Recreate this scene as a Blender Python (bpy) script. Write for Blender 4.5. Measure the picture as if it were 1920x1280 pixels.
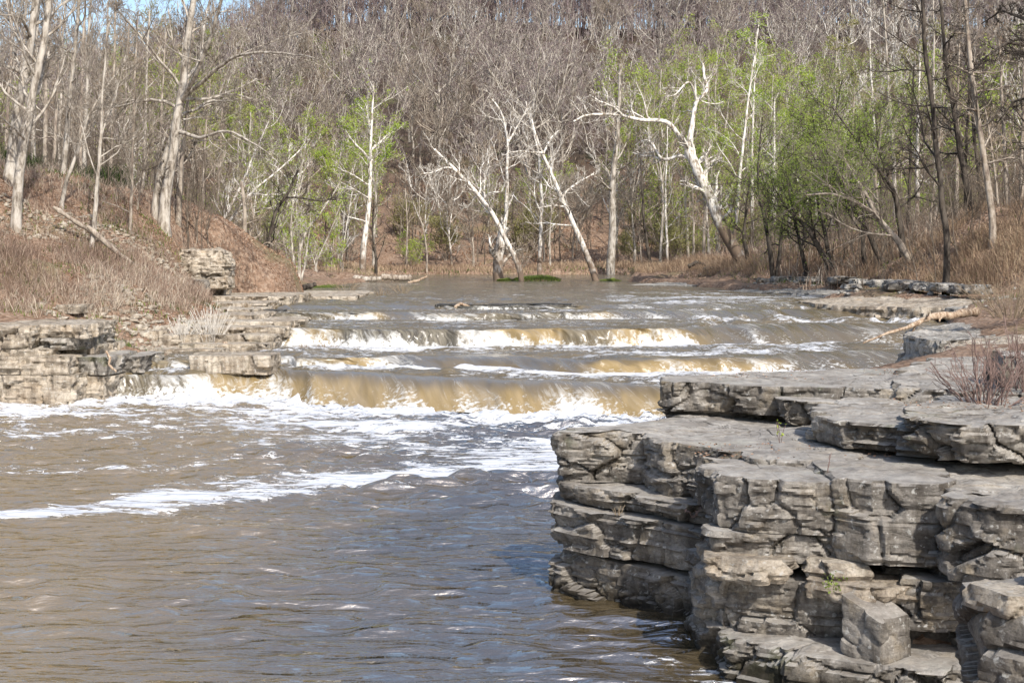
import bpy, math, random
import numpy as np
from mathutils import Vector
R = math.radians
random.seed(7)
RNG = np.random.default_rng(11)
for o in list(bpy.data.objects): bpy.data.objects.remove(o)
scene = bpy.context.scene
COL = scene.collection

# ------------------------------------------------------------------ camera
F = 2667.0; YH = 470.0; CH = 4.0
cd = bpy.data.cameras.new('camera'); cam = bpy.data.objects.new('camera', cd); COL.objects.link(cam)
cam.location = (0, 0, CH); cam.rotation_euler = (R(90), 0, 0)
cd.sensor_width = 36; cd.lens = F / 1920 * 36; cd.shift_y = -(640 - YH) / 1920
cd.clip_start = 0.1; cd.clip_end = 2000
scene.camera = cam
# ------------------------------------------------------------------ light
SUN = Vector((0.29, -0.70, 0.65)).normalized()
elev = math.asin(SUN.z); az = math.atan2(SUN.x, SUN.y)
w = bpy.data.worlds.new("World"); scene.world = w; w.use_nodes = True
nt = w.node_tree; bg = nt.nodes['Background']
sky = nt.nodes.new('ShaderNodeTexSky'); sky.sky_type = 'NISHITA'; sky.sun_disc = False
sky.sun_elevation = elev; sky.sun_rotation = az; sky.air_density = 1.0; sky.dust_density = 2.0; sky.ozone_density = 1.5
nt.links.new(sky.outputs[0], bg.inputs[0]); bg.inputs[1].default_value = 0.15
sd = bpy.data.lights.new('sun', 'SUN'); so = bpy.data.objects.new('sun', sd); COL.objects.link(so)
sd.energy = 4.0; sd.angle = R(0.5); sd.color = (1, 0.95, 0.88)
so.rotation_euler = (-SUN).to_track_quat('-Z', 'Y').to_euler(); so.location = (20, -20, 60)
scene.view_settings.view_transform = 'Standard'; scene.view_settings.look = 'None'
scene.view_settings.exposure = 0.52; scene.view_settings.gamma = 1
scene.render.engine = 'CYCLES'
scene.cycles.max_bounces = 4; scene.cycles.diffuse_bounces = 2; scene.cycles.glossy_bounces = 2
scene.cycles.transmission_bounces = 2; scene.cycles.transparent_max_bounces = 4

# ------------------------------------------------------------------ numpy helpers
def P(px, py, d): return np.array([(px - 960) / F * d, d, CH - (py - YH) / F * d])
def G(px, py, z):
    d = (CH - z) * F / (py - YH); return ((px - 960) / F * d, d)
def hsh(ix, iy, iz, seed=0):
    h = (ix.astype(np.int64) * 374761393 + iy.astype(np.int64) * 668265263 + iz.astype(np.int64) * 2147483647 + seed * 1274126177) & 0xffffffff
    h = ((h ^ (h >> 13)) * 1274126177) & 0xffffffff
    h = ((h ^ (h >> 16)) * 2246822519) & 0xffffffff
    return ((h ^ (h >> 15)) & 0xffffff) / float(0xffffff)
def vn(x, y, z=0.0, seed=0):
    x, y, z = np.broadcast_arrays(np.asarray(x, float), np.asarray(y, float), np.asarray(z, float))
    fx, fy, fz = np.floor(x), np.floor(y), np.floor(z)
    ix, iy, iz = fx.astype(np.int64), fy.astype(np.int64), fz.astype(np.int64)
    u, v, w_ = x - fx, y - fy, z - fz
    u = u * u * u * (u * (u * 6 - 15) + 10); v = v * v * v * (v * (v * 6 - 15) + 10); w_ = w_ * w_ * (3 - 2 * w_)
    r = 0
    for dz in (0, 1):
        wz = w_ if dz else 1 - w_
        for dy in (0, 1):
            wy = v if dy else 1 - v
            for dx in (0, 1):
                r = r + hsh(ix + dx, iy + dy, iz + dz, seed) * (u if dx else 1 - u) * wy * wz
    return r * 2 - 1
def fbm(x, y, z=0.0, o=4, seed=0):
    r = 0; a = 1; t = 0
    for i in range(o):
        r = r + a * vn(np.asarray(x) * 2 ** i + i * 7.3, np.asarray(y) * 2 ** i - i * 3.1, np.asarray(z) * 2 ** i, seed + i); t += a; a *= 0.5
    return r / t
def worley(x, y, z, seed=0):
    """returns (cell random, F2-F1)"""
    fx, fy, fz = np.floor(x).astype(np.int64), np.floor(y).astype(np.int64), np.floor(z).astype(np.int64)
    b1 = np.full(x.shape, 9.0); b2 = np.full(x.shape, 9.0); cr = np.zeros(x.shape)
    for dx in (-1, 0, 1):
        for dy in (-1, 0, 1):
            for dz in (-1, 0, 1):
                cx, cy, cz = fx + dx, fy + dy, fz + dz
                px = cx + hsh(cx, cy, cz, seed); py = cy + hsh(cx, cy, cz, seed + 1); pz = cz + hsh(cx, cy, cz, seed + 2)
                d = np.maximum(np.maximum(abs(px - x), abs(py - y)), abs(pz - z)) * .6 + .4 * np.sqrt((px - x) ** 2 + (py - y) ** 2 + (pz - z) ** 2)
                m = d < b1
                b2 = np.where(m, b1, np.minimum(b2, d)); cr = np.where(m, hsh(cx, cy, cz, seed + 3), cr); b1 = np.where(m, d, b1)
    return cr, b2 - b1
def sstep(a, b, x):
    t = np.clip((np.asarray(x, float) - a) / (b - a), 0, 1); return t * t * (3 - 2 * t)

# ------------------------------------------------------------------ object helpers
def mesh(name, V, Q=None, T=None, mat=None, smooth=True, attrs=None, uv=None):
    V = np.asarray(V, dtype=np.float32).reshape(-1, 3)
    me = bpy.data.meshes.new(name)
    me.vertices.add(len(V)); me.vertices.foreach_set('co', V.ravel())
    nq = 0 if Q is None else len(Q); n3 = 0 if T is None else len(T)
    idx = []; tot = []
    if nq: idx.append(np.asarray(Q).ravel()); tot.append(np.full(nq, 4))
    if n3: idx.append(np.asarray(T).ravel()); tot.append(np.full(n3, 3))
    idx = np.concatenate(idx).astype(np.int32); tot = np.concatenate(tot).astype(np.int32)
    me.loops.add(len(idx)); me.loops.foreach_set('vertex_index', idx)
    me.polygons.add(len(tot))
    st = np.concatenate([[0], np.cumsum(tot)[:-1]]).astype(np.int32)
    me.polygons.foreach_set('loop_start', st); me.polygons.foreach_set('loop_total', tot)
    me.polygons.foreach_set('use_smooth', np.full(len(tot), smooth, dtype=bool))
    for k, a in (attrs or {}).items():
        at = me.attributes.new(k, 'FLOAT', 'POINT'); at.data.foreach_set('value', np.asarray(a, dtype=np.float32).ravel())
    if uv is not None:
        l = me.uv_layers.new(name='UVMap'); l.data.foreach_set('uv', np.asarray(uv, dtype=np.float32)[idx].ravel())
    me.update(calc_edges=True)
    if mat: me.materials.append(mat)
    return me
def obj(name, me, parent=None, loc=None):
    o = bpy.data.objects.new(name, me); COL.objects.link(o)
    if parent: o.parent = parent
    if loc is not None: o.location = loc
    return o
def tag(o, label=None, cat=None, group=None, kind=None):
    if label: o['label'] = label
    if cat: o['category'] = cat
    if group: o['group'] = group
    if kind: o['kind'] = kind
    elif cat: o['kind'] = 'thing'
    return o
def empty(name, loc=(0, 0, 0)):
    o = bpy.data.objects.new(name, None); COL.objects.link(o); o.location = loc; o.empty_display_size = .2; return o
def copy_tree(o):
    c = o.copy(); COL.objects.link(c)
    for ch in list(o.children):
        k = ch.copy(); COL.objects.link(k); k.parent = c
    return c
def gridq(n, m, wrap=False):
    """quads for n rows x m columns"""
    i = np.arange(n - 1)[:, None] * m; j = np.arange(m if wrap else m - 1)[None, :]; j2 = (j + 1) % m
    return np.stack([i + j, i + j2, i + m + j2, i + m + j], -1).reshape(-1, 4)

# ------------------------------------------------------------------ materials
class NB:
    def __init__(s, name):
        s.m = bpy.data.materials.new(name); s.m.use_nodes = True; s.t = s.m.node_tree
        s.b = s.t.nodes['Principled BSDF']; s.out = s.t.nodes['Material Output']
    def n(s, typ, **kw):
        nd = s.t.nodes.new('ShaderNode' + typ)
        for k, v in kw.items():
            if k.startswith('_'): setattr(nd, k[1:], v)
            else:
                inp = nd.inputs[int(k[1:])] if k[0] == 'i' and k[1:].isdigit() else nd.inputs[k.replace('_', ' ')]
                if hasattr(v, 'is_output') or isinstance(v, bpy.types.NodeSocket): s.t.links.new(v, inp)
                else: inp.default_value = v
        return nd
    def math(s, op, a, b=0.0, c=0.0, clamp=False):
        return s.n('Math', _operation=op, _use_clamp=clamp, i0=a, i1=b, i2=c).outputs[0]
    def noise(s, vec, scale, detail=4, rough=.55, dist=0.0):
        return s.n('TexNoise', Vector=vec, Scale=scale, Detail=detail, Roughness=rough, Distortion=dist).outputs[0]
    def vscale(s, vec, sc, loc=(0, 0, 0)):
        return s.n('Mapping', Vector=vec, Scale=sc, Location=loc).outputs[0]
    def ramp(s, f, stops, interp='LINEAR'):
        nd = s.n('ValToRGB', i0=f); cr = nd.color_ramp; cr.interpolation = interp
        while len(cr.elements) < len(stops): cr.elements.new(.5)
        for e, (p, c) in zip(cr.elements, stops):
            e.position = p; e.color = (c, c, c, 1) if isinstance(c, (int, float)) else (*c, 1)
        return nd.outputs[0]
    def mix(s, f, a, b, mode='MIX'):
        nd = s.n('Mix', _data_type='RGBA', _blend_type=mode)
        for i, v in ((0, f), (6, a), (7, b)):
            if isinstance(v, bpy.types.NodeSocket): s.t.links.new(v, nd.inputs[i])
            else: nd.inputs[i].default_value = v if i == 0 else (*v, 1) if len(v) == 3 else v
        return nd.outputs[2]
    def bump(s, h, strength=.5, dist=.02, normal=None):
        nd = s.n('Bump', Height=h, Strength=strength, Distance=dist)
        if normal is not None: s.t.links.new(normal, nd.inputs['Normal'])
        return nd.outputs[0]
    def attr(s, name): return s.n('Attribute', _attribute_name=name).outputs['Fac']
    def pos(s): return s.n('NewGeometry').outputs['Position']
    def objc(s): return s.n('TexCoord').outputs['Object']
    def set(s, **kw):
        for k, v in kw.items():
            inp = s.b.inputs[k.replace('_', ' ')]
            if isinstance(v, bpy.types.NodeSocket): s.t.links.new(v, inp)
            else: inp.default_value = (*v, 1) if isinstance(v, tuple) and len(v) == 3 else v
        return s

def rock_mat(name, tones, moss=.0, bumpd=.03, wet=0.0):
    b = NB(name); p = b.pos()
    strat = b.noise(b.vscale(p, (1.2, 1.2, 6)), 1.0, 6, .65, .5)
    big = b.noise(p, .9, 5, .6)
    col = b.ramp(b.math('ADD', b.math('MULTIPLY', strat, .5), b.math('MULTIPLY', big, .5)), [(.34, tones[0]), (.46, tones[1]), (.56, tones[2]), (.68, tones[3])])
    warm = b.ramp(b.noise(p, 2.3, 5, .65), [(.52, 0.0), (.72, .65)])
    col = b.mix(warm, col, tones[4])
    # vertical drip stains, their colour deepened to stand in for shade on the faces
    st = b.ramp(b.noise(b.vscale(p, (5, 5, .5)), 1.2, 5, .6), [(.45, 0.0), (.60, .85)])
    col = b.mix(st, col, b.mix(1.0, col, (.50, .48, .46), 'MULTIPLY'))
    fine = b.noise(p, 38, 6, .7)
    col = b.mix(b.ramp(fine, [(.35, .6), (.55, 0.0)]), col, b.mix(1.0, col, (.45, .43, .4), 'MULTIPLY'))
    lich = b.ramp(b.noise(p, 13, 4, .6), [(.6, 0.0), (.68, .6)])
    col = b.mix(lich, col, (.55, .54, .50))
    crack = b.n('TexVoronoi', _feature='DISTANCE_TO_EDGE', Vector=b.n('VectorMath', _operation='ADD', i0=b.vscale(p, (.8, .8, 4.5)), i1=b.n('VectorMath', _operation='SCALE', i0=b.n('TexNoise', Vector=p, Scale=3.0, Detail=5).outputs['Color'], Scale=1.3).outputs[0]).outputs[0], Scale=1.0).outputs['Distance']
    ck = b.ramp(crack, [(.0, 0.0), (.045, 1.0)])
    col = b.mix(b.math('MULTIPLY', b.math('SUBTRACT', 1.0, ck), .25), col, (.035, .032, .028))
    if moss:
        mm = b.ramp(b.noise(p, 1.1, 4, .65), [(.60, 0.0), (.66, moss)])
        col = b.mix(mm, col, (.055, .065, .02))
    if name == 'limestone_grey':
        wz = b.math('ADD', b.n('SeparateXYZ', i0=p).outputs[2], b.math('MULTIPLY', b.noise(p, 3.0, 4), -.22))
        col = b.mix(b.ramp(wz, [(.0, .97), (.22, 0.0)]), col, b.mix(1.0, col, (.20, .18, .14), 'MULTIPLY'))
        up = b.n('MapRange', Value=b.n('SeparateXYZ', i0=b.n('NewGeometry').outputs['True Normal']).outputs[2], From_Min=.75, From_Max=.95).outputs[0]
        col = b.mix(b.math('MULTIPLY', up, .5), col, b.mix(b.ramp(b.noise(p, 2.2, 8, .75), [(.35, 0.0), (.65, 1.0)]), (.22, .19, .155), (.62, .585, .53)))  # lighter buff on up-facing tops, with sunlit brightness put into the colour
    b.set(Base_Color=col, Roughness=.88 - wet * .4)
    b.b.inputs['Specular IOR Level'].default_value = .25
    h = b.math('ADD', b.math('MULTIPLY', b.noise(b.vscale(p, (3, 3, 14)), 1.0, 7, .7, .6), .8), b.math('ADD', b.math('MULTIPLY', b.noise(p, 9, 10, .75), 1.3), b.math('MULTIPLY', ck, .12)))
    b.set(Normal=b.bump(h, 1.0, bumpd))
    return b.m
M = {}
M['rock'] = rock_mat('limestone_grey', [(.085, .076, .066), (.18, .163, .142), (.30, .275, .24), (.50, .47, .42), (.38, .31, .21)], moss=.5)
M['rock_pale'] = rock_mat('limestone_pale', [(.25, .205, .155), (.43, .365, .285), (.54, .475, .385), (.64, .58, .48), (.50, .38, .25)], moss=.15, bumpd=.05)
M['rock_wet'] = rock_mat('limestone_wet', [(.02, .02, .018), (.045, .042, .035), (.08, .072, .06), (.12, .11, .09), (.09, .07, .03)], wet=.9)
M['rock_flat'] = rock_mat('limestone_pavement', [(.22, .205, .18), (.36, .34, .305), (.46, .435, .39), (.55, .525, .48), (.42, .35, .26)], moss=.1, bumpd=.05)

def bark(name, c0, c1, c2, base=None, scale=1.0):
    b = NB(name); p = b.objc()
    n = b.noise(b.vscale(p, (6 * scale, 6 * scale, 1.6 * scale)), 1.0, 5, .65)
    col = b.ramp(n, [(.40, c0), (.47, c1), (.60, c2)])
    pt = b.ramp(b.noise(p, 2.2 * scale, 4, .7), [(.52, 0.0), (.60, .55)]); col = b.mix(pt, col, b.mix(1.0, col, (.55, .50, .43), 'MULTIPLY'))
    if base:
        z = b.n('SeparateXYZ', i0=p).outputs[2]
        f = b.math('ADD', b.math('MULTIPLY', z, -.22), b.math('MULTIPLY', b.noise(p, 1.4, 3), 2.2))
        col = b.mix(b.ramp(f, [(.15, 0.0), (.75, 1.0)]), col, base)
    b.set(Base_Color=col, Roughness=.85, Normal=b.bump(n, .6, .03)); b.b.inputs['Specular IOR Level'].default_value = .2
    return b.m
M['syc'] = bark('bark_sycamore', (.22, .18, .135), (.55, .51, .45), (.74, .71, .66), (.17, .125, .09))
M['grey'] = bark('bark_grey', (.16, .135, .11), (.31, .275, .23), (.46, .42, .365))
M['tan'] = bark('bark_tan', (.16, .125, .10), (.27, .225, .18), (.38, .33, .27))
M['dark'] = bark('bark_dark', (.022, .018, .015), (.05, .041, .033), (.10, .083, .066))
M['drift'] = bark('driftwood', (.18, .12, .08), (.33, .24, .165), (.46, .37, .28), scale=3)
def plain(name, c0, c1, scale=.6, rough=.8, transl=0.0):
    b = NB(name)
    col = b.mix(b.ramp(b.noise(b.pos(), scale, 3), [(.35, 0.0), (.65, 1.0)]), c0, c1)
    b.set(Base_Color=col, Roughness=rough); b.b.inputs['Specular IOR Level'].default_value = .15
    if transl:
        tr = b.n('BsdfTranslucent', Color=col); mx = b.n('MixShader', i0=transl, i1=b.b.outputs[0], i2=tr.outputs[0])
        b.t.links.new(mx.outputs[0], b.out.inputs[0])
    return b.m
M['tw_purple'] = plain('twig_purple', (.17, .13, .125), (.26, .21, .205), .08)
M['tw_grey'] = plain('twig_grey', (.19, .16, .125), (.28, .24, .195), .1)
M['tw_tan'] = plain('twig_tan', (.22, .165, .11), (.31, .245, .17), .1)
M['tw_pale'] = plain('twig_pale', (.50, .46, .40), (.62, .58, .52), .3)
M['tw_syc'] = plain('twig_sycamore', (.26, .22, .175), (.40, .36, .30), .5)
M['tw_dark'] = plain('twig_dark', (.045, .036, .029), (.09, .073, .06), .3)
M['tw_red'] = plain('twig_red', (.15, .10, .085), (.26, .185, .16), 2.0)
M['leaf_lime'] = plain('leaf_lime', (.30, .42, .06), (.42, .50, .09), .5, .6, .45)
M['tw_brush'] = plain('twig_brushwood', (.085, .066, .05), (.19, .155, .12), .3)
M['leaf_olive'] = plain('leaf_olive', (.21, .30, .045), (.32, .40, .08), .5, .6, .4)
M['leaf_dull'] = plain('leaf_dull', (.27, .27, .10), (.33, .31, .13), .2, .7, .4)
def blade_mat(name, stops, transl=.3):
    b = NB(name); a = b.attr('hue')
    col = b.ramp(a, stops); b.set(Base_Color=col, Roughness=.8); b.b.inputs['Specular IOR Level'].default_value = .15
    tr = b.n('BsdfTranslucent', Color=col); mx = b.n('MixShader', i0=transl, i1=b.b.outputs[0], i2=tr.outputs[0])
    b.t.links.new(mx.outputs[0], b.out.inputs[0]); return b.m
M['brush'] = blade_mat('dry_brush', [(0, (.17, .115, .085)), (.4, (.31, .22, .165)), (.75, (.43, .34, .26)), (1, (.58, .50, .40))])
M['straw'] = blade_mat('dry_straw', [(0, (.26, .18, .12)), (.4, (.42, .31, .21)), (.8, (.55, .43, .29)), (1, (.63, .53, .38))])
M['green'] = blade_mat('green_blades', [(0, (.035, .055, .018)), (.5, (.09, .13, .03)), (1, (.22, .27, .06))])
M['litter'] = blade_mat('leaf_litter', [(0, (.17, .095, .06)), (.4, (.30, .18, .115)), (.8, (.42, .28, .19)), (1, (.55, .43, .33))], .15)

# ground material
def ground_mat():
    b = NB('earth_and_leaves'); p = b.pos()
    n1 = b.noise(p, .35, 6, .6); n2 = b.noise(p, 5, 6, .7)
    col = b.ramp(b.math('ADD', b.math('MULTIPLY', n1, .4), b.math('MULTIPLY', n2, .6)), [(.36, (.09, .06, .042)), (.46, (.19, .13, .09)), (.56, (.28, .20, .145)), (.68, (.38, .32, .26))])
    v = b.n('TexVoronoi', Vector=p, Scale=9.0); leaf = b.ramp(b.n('SeparateColor', i0=v.outputs['Color']).outputs[0], [(.0, (.12, .07, .045)), (.5, (.27, .165, .105)), (1, (.42, .32, .24))])
    col = b.mix(.5, col, leaf)
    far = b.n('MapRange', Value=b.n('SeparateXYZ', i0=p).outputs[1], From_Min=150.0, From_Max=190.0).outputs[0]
    col = b.mix(b.math('MULTIPLY', far, .9), col, b.mix(n2, (.03, .022, .018), (.095, .07, .055)))  # shade painted into far hill ground so gaps between trees look dark
    gr = b.ramp(b.noise(p, .22, 4, .6), [(.56, 0.0), (.68, .5)])
    col = b.mix(gr, col, (.12, .14, .05))
    b.set(Base_Color=col, Roughness=.95, Normal=b.bump(b.math('ADD', n2, b.math('MULTIPLY', v.outputs['Distance'], .6)), .9, .12)); b.b.inputs['Specular IOR Level'].default_value = .1
    return b.m
M['ground'] = ground_mat()

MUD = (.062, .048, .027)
def water_mat(name, kind):
    b = NB(name); uv = b.n('UVMap').outputs[0]; foam = b.attr('foam'); p = b.pos()
    if kind == 'pool':
        lace = b.noise(b.n('VectorMath', _operation='ADD', i0=b.vscale(uv, (1.7, 5.4, 1)), i1=b.n('VectorMath', _operation='SCALE', i0=b.n('TexNoise', Vector=b.vscale(uv, (1.2, 3, 1)), Scale=1.0, Detail=3).outputs['Color'], Scale=.9).outputs[0]).outputs[0], 1.0, 8, .68)
        k = 3.8; soft = .22; det = b.noise(b.vscale(uv, (10, 26, 1)), 1.0, 5, .7)
    elif kind == 'river':
        lace = b.noise(b.vscale(uv, (2.4, 5.5, 1)), 1.0, 8, .7, .7); k = 3.4; soft = .32; det = b.noise(b.vscale(uv, (12, 22, 1)), 1.0, 5, .7)
    else:
        lace = b.noise(b.vscale(uv, (5, .8, 1)), 1.0, 8, .62, .5); k = 2.4; soft = .5; det = b.noise(b.vscale(uv, (26, 5, 1)), 1.0, 5, .6)
    f = b.math('ADD', foam, b.math('MULTIPLY', b.math('SUBTRACT', lace, .5), k))
    f = b.math('ADD', f, b.math('MULTIPLY', b.math('SUBTRACT', det, .5), .7 if kind == 'fall' else 1.8))
    mask = b.n('MapRange', _interpolation_type='SMOOTHSTEP', Value=f, From_Min=.5 - soft, From_Max=.5 + soft).outputs[0]
    if kind == 'fall':
        fr = b.noise(p, 7.0, 7, .72)
        ff = b.math('ADD', foam, b.math('MULTIPLY', b.math('SUBTRACT', fr, .5), 3.2))
        mask2 = b.n('MapRange', _interpolation_type='SMOOTHSTEP', Value=ff, From_Min=.25, From_Max=.75).outputs[0]
        mask = b.mix(b.n('MapRange', Value=b.math('ADD', b.attr('froth'), b.math('MULTIPLY', b.math('SUBTRACT', b.noise(p, 2.5, 4), .5), .8)), From_Min=.35, From_Max=.8).outputs[0], mask, mask2)
        mask = b.n('SeparateColor', i0=mask).outputs[0]
        thin = b.attr('thin')
        mud = b.mix(b.ramp(b.noise(b.vscale(uv, (3.5, .5, 1)), 1.0, 5, .6), [(.35, 0.0), (.65, 1.0)]), (.22, .155, .062), (.30, .225, .12))
        dk = b.mix(b.ramp(b.noise(b.vscale(uv, (16, .8, 1)), 1.0, 4, .6), [(.4, 0.0), (.6, 1.0)]), (.035, .035, .035), (.16, .15, .12))
        mud = b.mix(b.attr('still'), b.mix(thin, mud, dk), (.13, .10, .058)); white = (.57, .565, .54)
    else:
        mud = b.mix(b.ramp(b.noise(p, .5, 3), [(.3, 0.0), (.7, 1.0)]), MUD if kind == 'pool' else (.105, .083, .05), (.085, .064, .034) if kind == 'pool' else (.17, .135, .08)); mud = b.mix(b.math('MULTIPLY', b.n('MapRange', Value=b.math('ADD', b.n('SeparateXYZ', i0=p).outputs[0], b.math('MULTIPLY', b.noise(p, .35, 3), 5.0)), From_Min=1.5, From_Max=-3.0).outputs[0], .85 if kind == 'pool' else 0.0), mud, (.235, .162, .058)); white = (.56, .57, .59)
    col = b.mix(mask, mud, white)
    rough = b.math('ADD', b.math('MULTIPLY', mask, .6), .025 if kind == 'pool' else .07 if kind != 'fall' else .18)
    b.set(Base_Color=col, Roughness=rough, IOR=2.6 if kind == 'pool' else 1.6); b.b.inputs['Specular IOR Level'].default_value = .95 if kind == 'pool' else .5
    h = b.math('ADD', b.math('MULTIPLY', mask, .5), b.math('MULTIPLY', det, .5))
    if kind == 'pool':
        rp = b.noise(b.vscale(p, (1.3, 4.4, 1)), 1.0, 2, .5, .25)
        rp2 = b.noise(b.vscale(p, (4.5, 13, 1)), 1.0, 3, .55, .2)
        calm = b.attr('calm')
        nrm = b.bump(b.math('ADD', b.math('MULTIPLY', rp, 1.0), b.math('MULTIPLY', rp2, .22)), 1.0, .16)
        nrm = b.bump(b.math('MULTIPLY', mask, b.math('ADD', .35, b.math('MULTIPLY', lace, 1.2))), .6, .02, nrm)
    elif kind == 'river':
        rp = b.noise(b.vscale(p, (3.0, 6, 2)), 1.0, 6, .62, .8)
        nrm = b.bump(rp, .8, .16); nrm = b.bump(h, .6, .05, nrm)
    else:
        nrm = b.bump(b.math('ADD', b.math('MULTIPLY', h, .5), b.math('MULTIPLY', lace, .8)), .5, .05)
    b.set(Normal=nrm)
    if kind == 'fall':
        b.b.inputs['Specular IOR Level'].default_value = .4
    return b.m
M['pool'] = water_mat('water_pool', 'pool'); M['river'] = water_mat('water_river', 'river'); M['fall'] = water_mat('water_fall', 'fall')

# ------------------------------------------------------------------ channel and terrain
YL = np.array([[-40, -30], [30, -22], [36, -17], [37.4, -13.3], [38.3, -11.2], [40, -10.6], [41.5, -9.2], [43, -7.9], [46, -7.8], [50, -8.9], [54, -9.3], [60, -9.4], [65, -9.2], [78, -11], [90, -9.6], [99, -8.2], [104, -13], [110, -18], [125, -20], [500, -20]], float)
YR = np.array([[-40, .6], [9, 2.0], [13, 2.6], [14.2, 2.4], [16.7, 1.1], [18, 1.4], [20, 2.6], [24, 5], [28, 7.6], [32, 9.4], [36, 11], [40, 11.6], [45, 13.2], [50, 16.3], [52.5, 16.8], [56, 14.5], [60.7, 12.6], [73, 11.6], [85, 9.5], [95, 7.2], [100, 8], [108, 13], [500, 15]], float)
xL = lambda y: np.interp(y, YL[:, 0], YL[:, 1]); xR = lambda y: np.interp(y, YR[:, 0], YR[:, 1])
rlev = lambda y: np.interp(y, [33, 35, 38, 41, 44, 46, 50, 52, 56, 500], [0, .5, .67, .95, 1.05, 1.5, 1.56, 1.78, 1.93, 1.95])
CP = [(-400, 560, 38), (0, 620, 38), (160, 625, 40), (250, 645, 42), (300, 575, 46), (380, 590, 47), (440, 562, 60), (520, 548, 72), (0, 350, 50), (100, 400, 52), (200, 425, 53),
      (300, 445, 56), (440, 480, 61), (0, 480, 44), (150, 520, 44.5), (-300, 420, 44), (280, 530, 49), (360, 540, 55), (0, 322, 60), (-400, 200, 60), (120, 345, 62), (300, 385, 60), (420, 440, 68), (30, 431, 49), (172, 452, 50.5), (244, 432, 54),
      (250, 390, 90), (450, 480, 85), (600, 500, 105), (-500, 250, 95), (0, 340, 95), (500, 508, 110),
      (700, 506, 125), (1100, 503, 125), (1500, 490, 120), (900, 492, 137), (600, 485, 140), (1300, 480, 140), (900, 300, 185), (900, 165, 250), (560, 70, 300), (700, 40, 300), (900, 35, 305),
      (400, 320, 180), (420, 240, 250), (420, 170, 310), (0, 280, 200), (0, 240, 300), (-600, 250, 250), (-800, 250, 120), (1500, 420, 155), (1500, 260, 205), (1500, 95, 280), (1500, 40, 305),
      (1900, 360, 150), (1900, 130, 250), (2300, 80, 250), (1400, 497, 88), (1200, 510, 97), (1500, 508, 72), (1700, 510, 58), (1700, 470, 70), (1773, 455, 56), (1860, 396, 57), (1821, 396, 62), (1800, 490, 58), (1920, 415, 62), (2300, 330, 56),
      (1860, 560, 47), (1920, 585, 40), (1920, 510, 50), (2200, 500, 42), (2100, 640, 30), (1920, 705, 22), (2300, 700, 20), (1620, 440, 90), (1500, 470, 100)]
CPW = [P(*c) for c in CP] + [np.array(c, float) for c in [(4.2, 14.5, 1.4), (3.4, 16.5, 1.5), (4, 20, 1.9), (6, 24, 2.0), (9, 30, 2.0), (3.5, 8, -.3), (3.5, 10.5, -.5), (4.2, 12, -.5), (2.5, 9, -.6), (5, 6, .8), (3, 2, 1.8), (0, -3, 2.2), (8, 12, 1.5), (15, 15, 3.0), (15, 0, 3), (-14, 42, 2.6), (15.5, 63, 1.9), (13.2, 70, 1.9), (17.2, 58, 1.9), (-30, 20, 6), (-30, 36, 6), (-30, -10, 6), (20, 30, 4.0), (160, 100, 30), (-200, 100, 25), (200, 300, 58), (-200, 300, 50), (0, 500, 55), (300, 0, 20), (-300, 0, 20), (0, 360, 50), (100, -100, 3), (-100, -100, 8)]]
CPW = np.array(CPW); CC = 1.5
def _ker(a, b): return np.sqrt(((a[:, None, :2] - b[None, :, :2]) ** 2).sum(-1) + CC ** 2)
_A = _ker(CPW, CPW) + np.eye(len(CPW)) * -.05
_W = np.linalg.solve(_A, CPW[:, 2] - 3.0)
def chan(x, y): return np.maximum(np.maximum(xL(y) - x, x - xR(y)), y - 123)
def terr(x, y, rough=True):
    x = np.asarray(x, float); y = np.asarray(y, float); sh = x.shape; xf, yf = x.ravel(), y.ravel()
    z = np.empty(xf.shape)
    for i in range(0, len(xf), 20000):
        z[i:i + 20000] = _ker(np.stack([xf[i:i + 20000], yf[i:i + 20000]], 1), CPW) @ _W + 3.0
    s = chan(xf, yf)
    capR = 2.12 + .10 * s + .55 * np.maximum(0, s - 3.2); wR = sstep(44, 50, yf) * sstep(98, 90, yf) * (xf > 0)
    z = np.where(wR > 0, z * (1 - wR) + np.minimum(z, capR) * wR, z)
    capL = 2.08 + .10 * s + .35 * np.maximum(0, s - 5); wL = sstep(66, 72, yf) * sstep(123, 119, yf) * (xf < 0)
    z = np.where(wL > 0, z * (1 - wL) + np.minimum(z, capL) * wL, z)
    if rough:
        z += fbm(xf / 2.2, yf / 2.2, o=4, seed=5) * .28 * sstep(0, 4, s) * np.clip(yf / 40, .3, 2.5)
    t = sstep(-.3, .9, s)
    t2 = sstep(.0, .8, s - 0)
    z = z * t + (rlev(yf) - 1.2) * (1 - t)
    return z.reshape(sh)
ys = [-30.0]
while ys[-1] < 620: ys.append(ys[-1] + max(.22, abs(ys[-1]) * .0055 if ys[-1] > 0 else 2.0))
ys = np.array(ys)
xs = [0.0]
while xs[-1] < 420: xs.append(xs[-1] + (.22 if xs[-1] < 22 else .22 + (xs[-1] - 22) * .03))
xs = np.array(xs); xs = np.concatenate([-xs[:0:-1], xs])
GX, GY = np.meshgrid(xs, ys)
GZ = terr(GX, GY)
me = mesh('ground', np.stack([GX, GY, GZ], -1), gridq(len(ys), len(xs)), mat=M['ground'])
tag(obj('ground', me), kind='structure')

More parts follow.
